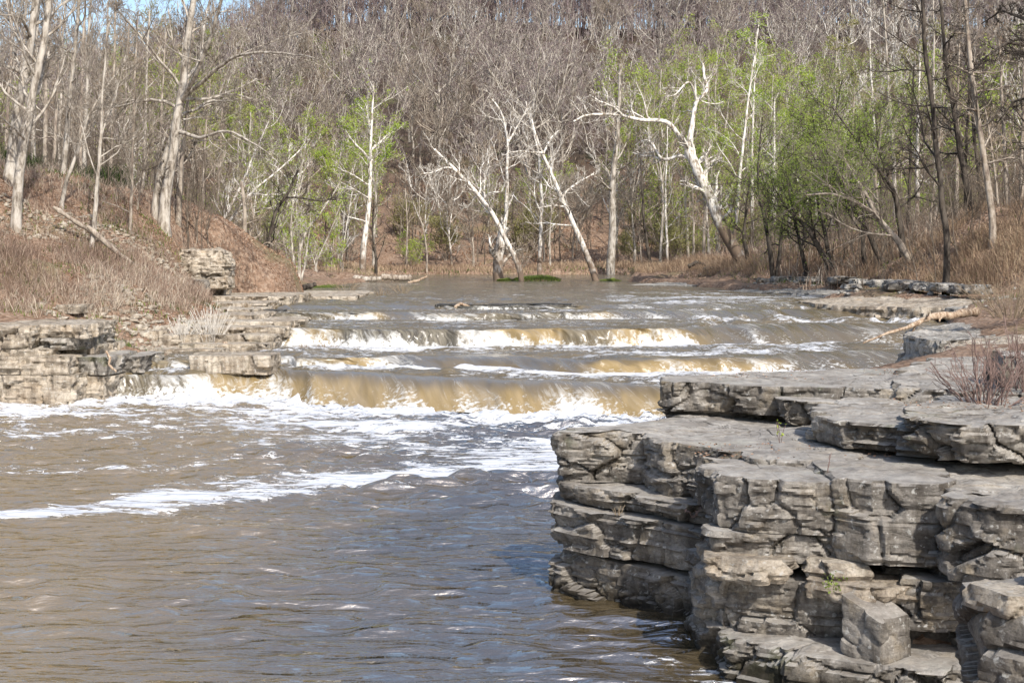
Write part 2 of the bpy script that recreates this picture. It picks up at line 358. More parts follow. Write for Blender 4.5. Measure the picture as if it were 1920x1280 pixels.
# ------------------------------------------------------------------ water
def pline(pts, z):
    a = [];
    for px, py in pts:
        x, d = G(px, py, z); a.append((x, d))
    a = np.array(a); a = a[np.argsort(a[:, 0])]
    return lambda x: np.interp(x, a[:, 0], a[:, 1])
dx = .04
X = np.arange(-15, 19.5, dx); NX = len(X)
pxa = lambda px, d: (px - 960) / F * d
wob = fbm(X / 1.6, X * 0, o=5, seed=21) * 2.2
B1 = pline([(-60, 748), (200, 748), (370, 749), (500, 753), (640, 761), (760, 769), (900, 776), (1050, 781), (1230, 787), (1500, 795)], 0)(X) + wob * .22
thr1 = np.interp(X, [-15, -9, -8.2, -7, -3, 0, 3, 19], [.35, .38, 1.0, 2.0, 2.3, 2.1, 1.6, 1.2])
L1 = np.interp(X, [-15, -9.3, -8, -5, 0, 4, 19], [.60, .60, .68, .73, .70, .66, .66])
C1 = B1 + thr1 + fbm(X / .6, X * 0 + 8, o=3, seed=27) * .3 + fbm(X / .9, X * 0 + 3, o=3, seed=22) * .7
B2 = pline([(-60, 697), (260, 697), (350, 697), (510, 691), (720, 688), (900, 690), (1100, 699), (1450, 697), (1700, 690)], .70)(X) + fbm(X / 1.1, X * 0 + 5, o=3, seed=23) * .5
B2 = np.maximum(B2, C1 + .7)
thr2 = np.interp(X, [-15, -3.9, -3.3, 1.6, 2.4, 7, 8, 19], [.25, .3, 1.6, 1.6, .5, .5, 2, 3])
C2 = B2 + thr2; L2 = np.interp(X, [-15, -4, 2, 5, 19], [.93, .93, .98, 1.05, 1.05])
B3 = pline([(300, 646), (540, 648), (700, 650), (900, 650), (1100, 647), (1290, 646), (1700, 644)], 1.03)(X) + fbm(X / 1.4, X * 0 + 7, o=4, seed=24) * .6
B3 = np.maximum(B3, C2 + .4)
thr3 = np.interp(X, [-15, -7.6, -6, 4.6, 6, 8, 19], [.9, .9, .3, .3, 1.2, 3.0, 3.0])
C3 = B3 + thr3; L3 = np.full(NX, 1.54)
B4 = pline([(300, 598), (490, 598), (720, 600), (800, 600), (1000, 599), (1150, 598), (1700, 596)], 1.56)(X) + fbm(X / 1.5, X * 0 + 9, o=4, seed=25) * .7
thr4 = np.interp(X, [-15, -4.8, -4.2, -3.4, -3, 3.2, 4.5, 19], [.18, .2, 1.1, 1.1, .2, .2, 2.0, 2.5])
C4 = B4 + thr4; L4 = np.full(NX, 1.80)
B5 = np.maximum(C4 + 1.2, 53.3 + fbm(X / 1.1, X * 0 + 9, o=4, seed=26) * .3)
thr5 = np.interp(X, [-15, -2.8, -2.5, 2.4, 3.2, 19], [1.5, 1.3, .12, .12, 1.4, 2])
C5 = B5 + thr5; L5 = np.full(NX, 1.92)

def fm(x, y, sx, sy, seed, o=4): return fbm(x / sx, y / sy, o=o, seed=seed)
def wq(n, XX, Y):
    q = gridq(n, NX); c = (chan(XX, Y) < .3).ravel(); return q[c[q[:, 0]]]
def terrace(name, Ya, Yb, za, zb, n, foamf, bumps, mat, label=None):
    """water between two lines; rows from downstream to upstream"""
    t = np.linspace(0, 1, n)[:, None]
    Y = Ya[None] * (1 - t) + Yb[None] * t; Z = (za * (1 - t) + zb * t); XX = np.broadcast_to(X[None], Y.shape)
    foam = foamf(XX, Y, t, Ya, Yb)
    edge = np.sqrt(np.clip(t * 6, 0, 1) * np.clip((1 - t) * 6, 0, 1))
    Z = Z + bumps(XX, Y, t) * edge
    ch = fm(XX, Y, .28, .18, 91, 3) * .045 + np.abs(fm(XX, Y, .55, .3, 92, 3)) * .07
    Z = Z + ch * np.clip(foam + .25, .15, 1.1) * edge
    me = mesh(name, np.stack([XX, Y, Z], -1), wq(n, XX, Y), mat=mat, attrs={'foam': foam.ravel()}, uv=np.stack([XX, Y], -1).reshape(-1, 2))
    return obj(name, me)
def fall(name, Yb, Yc, zb, zc, n, foam_t, foam_b, roll, thin, seed, label, still=None):
    still = X * 0 if still is None else still
    t = np.linspace(0, 1, n)[:, None]          # 0 base .. 1 crest
    steep = 1 - (1 - t) ** 2                    # free fall
    rl = np.sin(t * np.pi / 2) ** 1.05
    rr = roll[None]
    Zf = (1 - rr) * (1 - (1 - t) ** 2.0) + rr * rl
    Y = Yb[None] + (Yc - Yb)[None] * t; Z = zb + (zc - zb) * Zf; XX = np.broadcast_to(X[None], Y.shape)
    mid = np.sin(t * np.pi) ** .7
    drift = t * .25
    st = fm(XX + drift, t * .5 + X * 0, .22, 1, seed, 3) * .035 + fm(XX + t * .5, t * .4, .8, 1, seed + 5, 3) * .30
    Y = Y + st * mid * (1 - .3 * rr)
    Z = Z + fm(XX + t * .5, t * .5, .5, 1, seed + 9, 3) * .12 * mid
    foam = foam_b[None] * (1 - t) ** 2.2 + foam_t[None] * t ** .6 + .75 * fm(XX + t * .6, t * .6, .9, 1.2, seed + 3, 4) - .10
    sl = np.cumsum(np.full(n, 1.0))[:, None] / n * .9
    me = mesh(name, np.stack([XX, Y, Z], -1), wq(n, XX, Y), mat=M['fall'], attrs={'foam': foam.ravel(), 'thin': np.broadcast_to(thin[None], Y.shape).ravel(), 'froth': np.broadcast_to(1 - t, Y.shape).ravel(), 'still': np.clip(still[None] + rr * sstep(.30, .75, t + .35 * fm(XX, t * .8, .6, 1, seed + 40, 4)), 0, 1).ravel()}, uv=np.stack([XX + (.35 + .55 * rr) * t + wob[None] * .1 + .25 * fm(XX, t, 1.4, .8, seed + 41, 3), sl * (1 + .8 * rr) + .3 * fm(XX, t * 0, .7, 1, seed + 42, 3)], -1).reshape(-1, 2))
    return tag(obj(name, me), label, 'waterfall', 'falls stepping across the river')
ip = lambda xs_, vs: np.interp(X, xs_, vs)
# ---- pool
XP = np.arange(-24, 11, .05); B1p = np.interp(XP, X, B1)
n = 620; t = (np.linspace(0, 1, n) ** 1.35)[:, None]
YP = 8.5 + (B1p[None] - 8.5) * (1 - (1 - np.linspace(0, 1, n)[:, None]) ** .85) ; XXP = np.broadcast_to(XP[None], YP.shape)
dist = B1p[None] - YP                                   # metres downstream of the fall
foam = .75 * np.exp(-dist / .9) + .50 * np.exp(-((dist - 1.2) / 4.6) ** 2) + .10
foam += .18 * sstep(12, 4, dist) * 1.0
foam += .8 * fm(XXP, YP, 2.6, 1.1, 31) * sstep(16, 2, dist)
# long foam band: edge line drifting from the rock corner to the left
bp = np.array([G(px, py, 0) for px, py in [(-700, 975), (-60, 968), (60, 962), (180, 950), (300, 938), (430, 925), (600, 905), (800, 885), (950, 868), (1060, 858), (1250, 850)]])
bw = np.array([.5, .5, .6, 1.1, 1.9, 1.7, 1.5, 1.8, 2.3, 2.6, 2.6])
yc = np.interp(XXP, bp[:, 0], bp[:, 1]); ww = np.interp(XXP, bp[:, 0], bw)
q = (YP - yc + fm(XXP, YP, 2.5, 3, 33, 3) * .15) / ww
band = np.where(q < 0, sstep(-.62, -.42, q), sstep(1.25, .1, q))
foam = foam * np.where(q < 0, sstep(-1.2, -.5, q) * .0 + np.clip(1 + (q + .5) * .9, 0, 1), 1)
foam = np.maximum(foam, band * (.80 + .5 * fm(XXP, YP, 1.5, .6, 34)))
b2 = np.array([G(px, py, 0) for px, py in [(-300, 880), (0, 882), (110, 885), (180, 880), (330, 878), (420, 862), (500, 845)]])
q2 = (YP - np.interp(XXP, b2[:, 0], b2[:, 1])) / .55
foam = np.maximum(foam, .52 * np.exp(-q2 ** 2) * sstep(-4.6, -6.2, XXP) + 0)
# scum at the foot of the rocks
sc = np.exp(-(((XXP - 2.0) / .75) ** 2 + ((YP - 13.45) / .55) ** 2))
foam = np.maximum(foam, .62 * sc)
foam = foam + .25 * sstep(-.1, .5, fm(XXP, YP, 4, 2, 35, 3)) * sstep(4, 0, np.abs(YP - 30)) - .25
foam = np.maximum(foam - .9 * sstep(12, 16, dist) * (band < .02) * (sc < .1), -1.5) + .25 * (foam > .2) * 0 + .22 * (band > .05)
calm = sstep(.2, .6, foam)
amp = np.clip(.35 + YP / 40, .4, 1.2)
ZP = (fm(XXP + .3 * fm(XXP, YP, 1.1, .8, 40, 2), YP, .66, .25, 41, 2) * .115 + fm(XXP, YP, 2.2, .9, 42, 2) * .10) * (.7 + .9 * fm(XXP, YP, 5, 4, 47, 2)) * amp * (1 - .65 * calm * (dist > 5))
tb = np.exp(-dist / 1.2)
ZP += tb * (np.abs(fm(XXP, YP, .55, .4, 43, 4)) * .34 * (.5 + .8 * np.clip(fm(XXP, YP, 1.8, 3, 46, 2) + .4, 0, 1)) + .07 * fm(XXP, YP, .14, .12, 44, 2)) + np.exp(-dist / 5) * fm(XXP, YP, .6, .35, 45, 4) * .07
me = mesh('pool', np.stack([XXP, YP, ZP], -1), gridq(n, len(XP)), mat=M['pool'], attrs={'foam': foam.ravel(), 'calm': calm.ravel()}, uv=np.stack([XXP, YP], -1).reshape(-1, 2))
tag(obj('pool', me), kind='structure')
# ---- lower fall
fall('waterfall', B1, C1, 0.02, L1, 40, ip([-15, -9.2, -8.4, -7.6, -4, -3, 0, 3, 19], [.50, .48, .5, .0, .06, -.02, .12, .12, .15]), ip([-15, -9.2, -8.4, -7, -3, -1, 1, 3, 19], [.75, .75, .95, .62, .5, .7, .62, .9, 1.0]),
     ip([-15, -8.6, -7.6, 3, 19], [0, 0, 1, .8, .5]), ip([-15, -8.8, -8.0, 19], [.85, .75, 0, 0]), 51, 'widest and lowest golden brown water roll, pouring into the foamy pool')
f1 = lambda x, y, t, a, b: .30 + .7 * fm(x, y, 1.6, .5, 61) + .25 * sstep(-4, 2, x) * sstep(0, .5, t) + .65 * np.exp(-(1 - t) * (b - a)[None] / .45) * sstep(9, 7.5, x) + .35 * np.exp(-((x + 2.2) ** 2 / 2 + (y - 40.2) ** 2 / .25)) - .35 * sstep(.25, 0, t) - .3 * sstep(-7, -9, x)
bm1 = lambda x, y, t: fm(x, y, 1.5, .6, 62, 3) * .15 + .16 * np.exp(-((x + 2.2) ** 2 / 1.6 + (y - 40.1) ** 2 / .2)) + .06 * np.sin(t * 6.3) * sstep(-6, -2, x)
tag(terrace('river', C1, B2, L1, np.full(NX, .70), 70, f1, bm1, M['river']), kind='structure')
fall('waterfall', B2, C2, .70, L2, 24, ip([-15, -3.8, -3.2, 1.6, 2.4, 7, 8, 19], [.35, .3, .1, .1, .0, .05, .0, -.2]), ip([-15, -3.8, -3, 1.6, 2.4, 7, 8, 19], [.65, .6, .0, .0, .5, .7, .1, -.1]),
     ip([-15, -3.9, -3, 2, 19], [.1, .1, 1, .8, 1]), ip([-15, -5.3, -4.5, 19], [.6, .5, 0, 0]), 52, 'low second step of water, brown and broken, just above the big golden roll', ip([-15, -3.9, -3.2, 1.6, 2.4, 7, 8, 19], [0, 0, .9, .9, 0, 0, 1, 1]))
f2 = lambda x, y, t, a, b: .20 + .7 * fm(x, y, 1.8, .5, 63) + .75 * np.exp(-(1 - t) * (b - a)[None] / .55) + .18 * sstep(0, 5, x) * sstep(13, 9, x) - .35 * sstep(.3, 0, t)
bm2 = lambda x, y, t: fm(x, y, 1.6, .7, 64, 3) * .15 + .1 * np.exp(-((x - 1.5) ** 2 / 4 + (y - 42.3) ** 2 / .3))
tag(terrace('river', C2, B3, L2, np.full(NX, 1.03), 90, f2, bm2, M['river']), kind='structure')
fall('waterfall', B3, C3, 1.03, L3, 36, ip([-15, -8, -6.2, -5.2, -2, -.3, 0, 2.0, 2.2, 4, 4.4, 6, 19], [.7, .7, .3, .0, .05, .35, -.05, .1, .15, .1, .2, .15, -.2]), ip([-15, -6, 5, 6.5, 9, 14, 19], [.95, .8, .8, .6, .1, .1, -.1]),
     ip([-15, -7.5, -6, 4.6, 6, 19], [.7, .7, .0, .05, 1, 1]), ip([-15, -5.8, -5.2, -.9, -.4, 1.4, 1.8, 3.0, 3.3, 19], [0, .1, .9, .8, .0, .0, .65, .6, .0, .0]), 53, 'tallest white curtain of water spanning the middle of the river', ip([-15, 5, 6.5, 19], [0, 0, .85, .9]))
f3 = lambda x, y, t, a, b: .10 + .5 * fm(x, y, 2.0, .5, 65) + .45 * np.exp(-(1 - t) * (b - a)[None] / .35) * sstep(7, 3, x) + .5 * sstep(5.5, 7, x) * sstep(15, 10, x) * (.75 + 1.6 * fm(x, y, 1.3, .7, 66)) - .1 * sstep(.3, 0, t)
bm3 = lambda x, y, t: fm(x, y, 1.8, .8, 67, 3) * .09 + sstep(5, 7, x) * (fm(x, y, 1.3, .8, 68, 3) * .42)
tag(terrace('river', C3, B4, L3, np.full(NX, 1.56), 90, f3, bm3, M['river']), kind='structure')
fall('waterfall', B4, C4, 1.56, L4, 18, ip([-15, -5, -4.2, -3.4, 0, 3, 5, 19], [.35, .3, -.1, .25, .3, .3, .2, -.3]), ip([-15, -5, -4.4, -3.6, 3, 5, 9, 19], [.5, .6, .1, .5, .6, .6, .1, -.1]),
     ip([-15, -5, -4.4, 3, 5, 19], [0, 0, 1, 0, 1, 1]), ip([-15, -6.5, -4.5, -3.4, -3, 2.5, 3.2, 19], [.95, .7, .1, .2, .8, .8, 0, 0]), 54, 'thin dark upper ledge of trickling water below the driftwood', ip([-15, -4.9, -4.5, -3.4, -3, 3, 4, 19], [0, 0, .8, .8, 0, 0, .9, 1]))
f4 = lambda x, y, t, a, b: .08 + .5 * fm(x, y, 2.0, .5, 69) + .5 * sstep(2.2, 4, x) * sstep(9, 5, x) * (.4 + fm(x, y, 1.2, .5, 70))
bm4 = lambda x, y, t: fm(x, y, 1.8, .6, 71, 3) * .04 + sstep(4, 7, x) * (fm(x, y, 1.5, .9, 72, 3) * .14)
tag(terrace('river', C4, B5, L4, np.full(NX, 1.81), 50, f4, bm4, M['river']), kind='structure')
fall('waterfall', B5, C5, 1.81, L5, 12, ip([-15, -2.8, -2.4, 2.4, 3, 19], [-.3, -.2, .2, .3, .1, -.1]), ip([-15, -2.8, -2.4, 2.4, 3, 19], [-.3, -.2, .5, .6, .2, -.1]), ip([-15, -2.8, -2.4, 2.4, 3, 19], [1, 1, 0, 0, 1, 1]),
     ip([-15, -2.8, -2.4, 2.4, 3, 19], [0, 0, 1, .9, 0, 0]), 55, 'short topmost dark ledge of water beside the driftwood', ip([-15, -2.8, -2.5, 2.4, 3, 19], [1, 1, 0, 0, 1, 1]))
# ---- far river
yf = [0.0]
while yf[-1] < 1: yf.append(yf[-1] + .0022 + yf[-1] * .004)
yf = np.array(yf); yf /= yf[-1]
XF = np.arange(-26, 22, .1); C5f = np.interp(XF, X, C5); tt = yf[:, None]
YF = C5f[None] * (1 - tt) + 128 * tt; XXF = np.broadcast_to(XF[None], YF.shape)
act = sstep(80, 58, YF)
foam = -.30 + .75 * fm(XXF, YF, 2.2, 1.1, 73) + .55 * sstep(1.5, 6, XXF) * act + .10 * act
ZF = 1.92 + .02 * tt + (fm(XXF, YF, 1.6, .8, 74, 4) * .09 * (.5 + act) + fm(XXF, YF, 2.2, 1.4, 75, 3) * .13 * sstep(2, 6, XXF) * act) * sstep(0, .01, tt) * sstep(115, 90, YF) + fm(XXF, YF, 2, 1, 76, 3) * .012
me = mesh('river', np.stack([XXF, YF, ZF], -1), gridq(len(yf), len(XF)), mat=M['river'], attrs={'foam': foam.ravel()}, uv=np.stack([XXF, YF], -1).reshape(-1, 2))
tag(obj('river', me), kind='structure')

# ------------------------------------------------------------------ rocks
def rock(outline, z0, z1, seed, label, mat='rock', res=.021, tilt=(0, 0), rough=1.0, top=.02, name='rock_slab', cat='rock', group=None, under=0.0, edge=.022):
    o = np.array(outline, float)
    if ((o[:, 0] * np.roll(o[:, 1], -1)) - (np.roll(o[:, 0], -1) * o[:, 1])).sum() < 0: o = o[::-1]
    seg = np.roll(o, -1, 0) - o; L = np.sqrt((seg ** 2).sum(1)); per = L.sum()
    N = int(np.clip(per / res, 40, 620)); s = np.linspace(0, per, N, endpoint=False); cs = np.concatenate([[0], np.cumsum(L)])
    i = np.searchsorted(cs, s, 'right') - 1; ring = o[i] + seg[i] * ((s - cs[i]) / L[i])[:, None]
    k = max(1, int(.06 * N ** .5))
    for _ in range(2): ring = (np.roll(ring, 1, 0) + ring * 2 + np.roll(ring, -1, 0)) / 4
    tg = np.roll(ring, -3, 0) - np.roll(ring, 3, 0); nrm = np.stack([tg[:, 1], -tg[:, 0]], 1); nrm /= np.linalg.norm(nrm, axis=1)[:, None] + 1e-9
    c = ring.mean(0); H = z1 - z0
    Mr = int(np.clip(H / res, 5, 70)); v = np.linspace(0, 1, Mr)[:, None]
    zz = z0 + H * v; xx = np.broadcast_to(ring[:, 0][None], (Mr, N)); yy = np.broadcast_to(ring[:, 1][None], (Mr, N)); zz = np.broadcast_to(zz, (Mr, N))
    warp = fbm(xx * 1.2, yy * 1.2, zz * 1.2, 3, seed) * .05
    c1, e1 = worley(xx * 1.5 + warp * 4, yy * 1.5, (zz + warp * .5) * 2.0, seed + 10)
    c2, e2 = worley(xx * 2.3, yy * 2.3 + warp * 4, (zz + warp) * 9, seed + 20)
    lw = sstep(-.15, .35, fbm(xx * .9, yy * .9, zz * 2.2, 3, seed + 77)) * 1.8; zl = (zz + warp * .9) * 17 + .8 * np.sin((zz + warp) * 31 + seed); lay = hsh(np.floor(zl), np.floor(xx * .9 + yy * .6), np.floor(zl) * 0, seed); fr = zl - np.floor(zl)
    ins = (c1 - .5) * .22 + (c2 - .5) * .06 + (lay - .5) * .055 * lw
    ins += sstep(.07, .0, e1) * .06 + sstep(.12, 0, e2) * .022 + (sstep(.12, 0, fr) + sstep(.90, 1, fr)) * .022 * lw
    ins += fbm(xx * .8, yy * .8, zz * 1.5, 2, seed + 30) * .05 + fbm(xx * 11, yy * 11, zz * 22, 3, seed + 31) * .016
    ins = ins * rough + edge * (sstep(.12, 0, (1 - v) * H / max(edge, .01) * .1 + 0 * v) * .6) + under * (1 - v) ** 1.6 + edge * .5 * sstep(.07 / H, 0, v)
    sx = xx - nrm[:, 0][None] * ins; sy = yy - nrm[:, 1][None] * ins
    # top cap
    rad = np.sqrt(((ring - c) ** 2).sum(1)).mean(); Rn = int(np.clip(rad / (res * 1.4), 5, 60))
    sc_ = (1 - np.linspace(0, 1, Rn + 1)[1:] ** 1.0)[:, None]; sc_[-1] = .004
    tx = c[0] + (sx[-1] - c[0])[None] * sc_; ty = c[1] + (sy[-1] - c[1])[None] * sc_
    dstep = fbm(tx * .9, ty * .9, 0, 3, seed + 40); ter = np.floor(dstep * 4 + .5) / 4
    dn = (1 - sc_) * rad
    tz = z1 + (ter * .6 + dstep * .4) * top * 2.2 * sstep(0, .5, dn) + fbm(tx * 5, ty * 5, 0, 4, seed + 41) * top * .8
    bx = c[0] + (sx[0] - c[0])[None] * np.array([.6, .2, .004])[:, None]; by = c[1] + (sy[0] - c[1])[None] * np.array([.6, .2, .004])[:, None]
    bz = np.full(bx.shape, z0) + fbm(bx * 3, by * 3, 0, 2, seed) * .02
    Xa = np.concatenate([bx[::-1], sx, tx]); Ya = np.concatenate([by[::-1], sy, ty]); Za = np.concatenate([bz[::-1], zz, tz])
    Za = Za + tilt[0] * (Xa - c[0]) + tilt[1] * (Ya - c[1])
    V = np.stack([Xa - c[0], Ya - c[1], Za - z0], -1)
    me = mesh(name, V, gridq(len(Xa), N, True), mat=M[mat])
    try: me.set_sharp_from_angle(angle=R(38))
    except Exception: pass
    ob = obj(name, me, loc=(c[0], c[1], z0))
    return tag(ob, label, cat, group)
def quad(pf, z, back=1.5, spread=0.0):
    """footprint from front-edge pixels at plane z, closed by a back edge `back` metres behind"""
    f = [G(px, py, z) for px, py in pf]
    return f + [(f[-1][0] + back * .35 + spread, f[-1][1] + back), (f[0][0] + back * .1 - spread, f[0][1] + back)]

# --- right cliff, left tower (front edge runs from water corner back-left to right-front)
def rel(pts): return pts
CG = 'limestone layers of the near cliff'
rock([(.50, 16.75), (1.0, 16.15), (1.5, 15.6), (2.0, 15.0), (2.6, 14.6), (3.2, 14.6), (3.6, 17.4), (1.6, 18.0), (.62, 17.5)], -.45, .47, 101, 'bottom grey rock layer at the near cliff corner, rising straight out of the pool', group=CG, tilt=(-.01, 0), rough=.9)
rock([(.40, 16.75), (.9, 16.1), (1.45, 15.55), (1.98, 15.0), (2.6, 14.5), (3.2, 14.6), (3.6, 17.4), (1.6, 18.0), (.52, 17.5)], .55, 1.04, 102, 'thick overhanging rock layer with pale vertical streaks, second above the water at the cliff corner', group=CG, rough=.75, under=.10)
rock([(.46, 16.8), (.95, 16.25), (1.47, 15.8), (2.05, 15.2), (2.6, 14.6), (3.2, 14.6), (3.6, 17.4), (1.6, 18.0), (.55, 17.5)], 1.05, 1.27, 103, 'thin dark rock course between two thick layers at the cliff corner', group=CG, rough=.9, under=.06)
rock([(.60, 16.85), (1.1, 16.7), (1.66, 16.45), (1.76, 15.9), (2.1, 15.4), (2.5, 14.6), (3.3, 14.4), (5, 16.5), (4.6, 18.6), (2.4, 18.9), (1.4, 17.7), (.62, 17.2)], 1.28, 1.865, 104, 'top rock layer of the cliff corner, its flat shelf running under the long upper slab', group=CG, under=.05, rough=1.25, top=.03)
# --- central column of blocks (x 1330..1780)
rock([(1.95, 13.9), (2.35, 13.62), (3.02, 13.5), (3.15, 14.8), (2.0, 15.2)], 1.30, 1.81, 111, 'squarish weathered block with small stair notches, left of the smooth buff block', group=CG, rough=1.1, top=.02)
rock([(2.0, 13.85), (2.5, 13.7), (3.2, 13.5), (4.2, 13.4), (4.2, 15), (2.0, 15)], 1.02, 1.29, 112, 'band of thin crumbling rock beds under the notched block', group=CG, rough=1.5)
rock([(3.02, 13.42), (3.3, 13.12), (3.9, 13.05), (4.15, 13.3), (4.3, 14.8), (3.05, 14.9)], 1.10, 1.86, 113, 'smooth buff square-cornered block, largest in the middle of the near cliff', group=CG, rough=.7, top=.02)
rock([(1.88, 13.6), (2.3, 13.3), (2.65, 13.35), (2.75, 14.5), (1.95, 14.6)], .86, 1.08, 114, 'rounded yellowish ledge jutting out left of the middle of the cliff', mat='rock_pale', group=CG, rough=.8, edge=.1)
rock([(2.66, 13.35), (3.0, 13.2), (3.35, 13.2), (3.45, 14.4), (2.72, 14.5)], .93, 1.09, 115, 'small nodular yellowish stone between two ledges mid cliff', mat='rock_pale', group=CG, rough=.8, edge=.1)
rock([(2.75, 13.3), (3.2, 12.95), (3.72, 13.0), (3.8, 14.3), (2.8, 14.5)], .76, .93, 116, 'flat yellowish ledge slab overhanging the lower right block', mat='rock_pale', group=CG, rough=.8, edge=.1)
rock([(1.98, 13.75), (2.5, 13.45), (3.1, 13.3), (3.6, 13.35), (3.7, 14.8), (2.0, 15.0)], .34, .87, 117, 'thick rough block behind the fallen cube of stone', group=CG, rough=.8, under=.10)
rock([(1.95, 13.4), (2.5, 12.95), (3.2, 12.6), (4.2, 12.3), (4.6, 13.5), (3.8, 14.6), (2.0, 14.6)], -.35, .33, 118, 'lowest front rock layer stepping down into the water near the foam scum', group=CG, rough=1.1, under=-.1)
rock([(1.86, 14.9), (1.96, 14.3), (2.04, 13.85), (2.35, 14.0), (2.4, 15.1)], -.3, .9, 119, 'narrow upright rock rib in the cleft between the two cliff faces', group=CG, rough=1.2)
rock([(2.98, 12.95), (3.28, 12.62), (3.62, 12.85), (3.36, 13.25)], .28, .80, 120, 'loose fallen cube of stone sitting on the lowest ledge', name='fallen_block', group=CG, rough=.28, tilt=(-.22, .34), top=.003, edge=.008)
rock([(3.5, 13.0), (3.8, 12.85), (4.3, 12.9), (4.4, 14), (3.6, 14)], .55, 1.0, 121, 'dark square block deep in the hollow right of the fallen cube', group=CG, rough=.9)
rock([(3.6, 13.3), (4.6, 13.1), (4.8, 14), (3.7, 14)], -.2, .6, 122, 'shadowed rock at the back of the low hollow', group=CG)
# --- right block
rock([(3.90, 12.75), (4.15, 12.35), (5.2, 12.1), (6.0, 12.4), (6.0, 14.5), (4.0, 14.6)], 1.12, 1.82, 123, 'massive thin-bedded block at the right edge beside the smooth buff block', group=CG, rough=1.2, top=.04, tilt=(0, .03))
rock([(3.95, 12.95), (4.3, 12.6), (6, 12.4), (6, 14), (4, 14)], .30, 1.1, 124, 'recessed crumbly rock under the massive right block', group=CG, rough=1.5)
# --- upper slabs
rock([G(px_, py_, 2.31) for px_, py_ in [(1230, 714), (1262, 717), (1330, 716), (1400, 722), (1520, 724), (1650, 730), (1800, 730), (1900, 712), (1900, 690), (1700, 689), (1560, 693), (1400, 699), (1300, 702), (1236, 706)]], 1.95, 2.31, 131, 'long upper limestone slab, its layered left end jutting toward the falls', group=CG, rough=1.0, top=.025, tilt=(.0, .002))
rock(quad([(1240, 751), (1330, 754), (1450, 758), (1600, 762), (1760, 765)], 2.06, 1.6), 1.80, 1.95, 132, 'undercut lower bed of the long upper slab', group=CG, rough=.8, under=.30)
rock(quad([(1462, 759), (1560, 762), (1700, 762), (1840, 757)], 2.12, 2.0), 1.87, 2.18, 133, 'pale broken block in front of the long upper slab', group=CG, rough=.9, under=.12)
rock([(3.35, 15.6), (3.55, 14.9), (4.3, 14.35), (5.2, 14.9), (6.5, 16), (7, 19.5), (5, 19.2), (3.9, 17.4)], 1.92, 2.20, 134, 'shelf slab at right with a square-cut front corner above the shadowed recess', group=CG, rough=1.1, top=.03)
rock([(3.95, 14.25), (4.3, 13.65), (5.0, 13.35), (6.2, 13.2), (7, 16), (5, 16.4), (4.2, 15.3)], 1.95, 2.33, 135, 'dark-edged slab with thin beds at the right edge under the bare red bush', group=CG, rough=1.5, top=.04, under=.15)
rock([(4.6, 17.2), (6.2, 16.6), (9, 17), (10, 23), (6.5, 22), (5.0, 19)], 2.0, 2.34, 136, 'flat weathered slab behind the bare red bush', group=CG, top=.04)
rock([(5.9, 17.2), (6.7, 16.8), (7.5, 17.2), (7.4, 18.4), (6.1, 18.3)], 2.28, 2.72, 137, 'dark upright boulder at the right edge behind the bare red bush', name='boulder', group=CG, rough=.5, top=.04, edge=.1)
# near boulder
rock([(2.62, 8.1), (2.95, 7.7), (3.9, 7.5), (4.4, 8.4), (3.4, 9.0), (2.7, 8.7)], 1.2, 1.98, 140, 'rounded grey boulder close to the camera in the bottom right corner', name='boulder', group=CG, rough=.6, res=.02, edge=.12, top=.05, under=.1)
rock([(3.05, 8.2), (3.4, 7.9), (4.2, 8.0), (4.2, 8.8), (3.2, 8.8)], 1.95, 2.25, 141, 'pale stone lying on top of the nearest bottom right boulder', name='boulder', mat='rock_pale', group=CG, rough=.6, res=.02, edge=.12, top=.03)
rock([(2.60, 8.35), (2.75, 7.95), (3.05, 7.9), (3.1, 8.3), (2.8, 8.5)], 1.93, 2.06, 142, 'small pale rounded knob on the left tip of the nearest boulder', name='boulder', mat='rock_pale', group=CG, rough=.35, res=.02, edge=.10, top=.02)

# --- left bank ledges at the falls
LG = 'limestone ledges on the left bank'
def lrock(x0, x1, ytop, ybot, d, back, seed, label, mat='rock_pale', **k):
    k.setdefault('under', .04)
    a, b = P(x0, ytop, d), P(x1, ytop, d); zb = CH - (ybot - YH) / F * d
    fr = np.linspace(0, 1, 5); jit = np.random.default_rng(seed).uniform(-.15, .15, 5)
    f = [(a[0] + (b[0] - a[0]) * t, d + j * min(1, back) - k.get('skew', 0) * t) for t, j in zip(fr, jit)]
    k.pop('skew', None)
    f += [(b[0] + .1, d + back * .8), (b[0] - .4, d + back), (a[0], d + back)]
    k.setdefault('group', LG); k.setdefault('res', .05)
    return rock(f, zb, a[2], seed, label, mat=mat, **k)
lrock(-330, 140, 704, 765, 37.0, 3, 201, 'big pale block at the far left waterline beside the pool')
lrock(78, 200, 706, 762, 37.8, 2.5, 202, 'blunt block right of the big pale block at the left waterline, dark mossy end')
lrock(138, 198, 702, 748, 38.4, 2.5, 203, 'dark wet rock beside the left end of the lowest waterfall', mat='rock_wet')
lrock(-330, 135, 668, 702, 37.2, 3.4, 204, 'smooth pale rock layer, second above the pool at the far left')
lrock(134, 206, 669, 703, 37.8, 3, 205, 'dark-faced end of the second rock layer above the left pool corner', mat='rock')
lrock(203, 268, 669, 699, 38.9, 2.4, 206, 'blackish block left of the small gap where water spills', mat='rock')
lrock(-330, 95, 655, 668, 37.3, 3.4, 207, 'thin pale slab halfway up the far left ledges')
lrock(92, 180, 650, 668, 38.2, 3, 208, 'thin pale slabs in the notch of the left ledges')
lrock(-330, 62, 610, 656, 37.4, 3.4, 209, 'thick cracked topmost layer at the far left edge', rough=1.2)
lrock(60, 160, 609, 634, 37.6, 3.2, 210, 'topmost block of the far left ledges, nearest the brushy gully', rough=1.2)
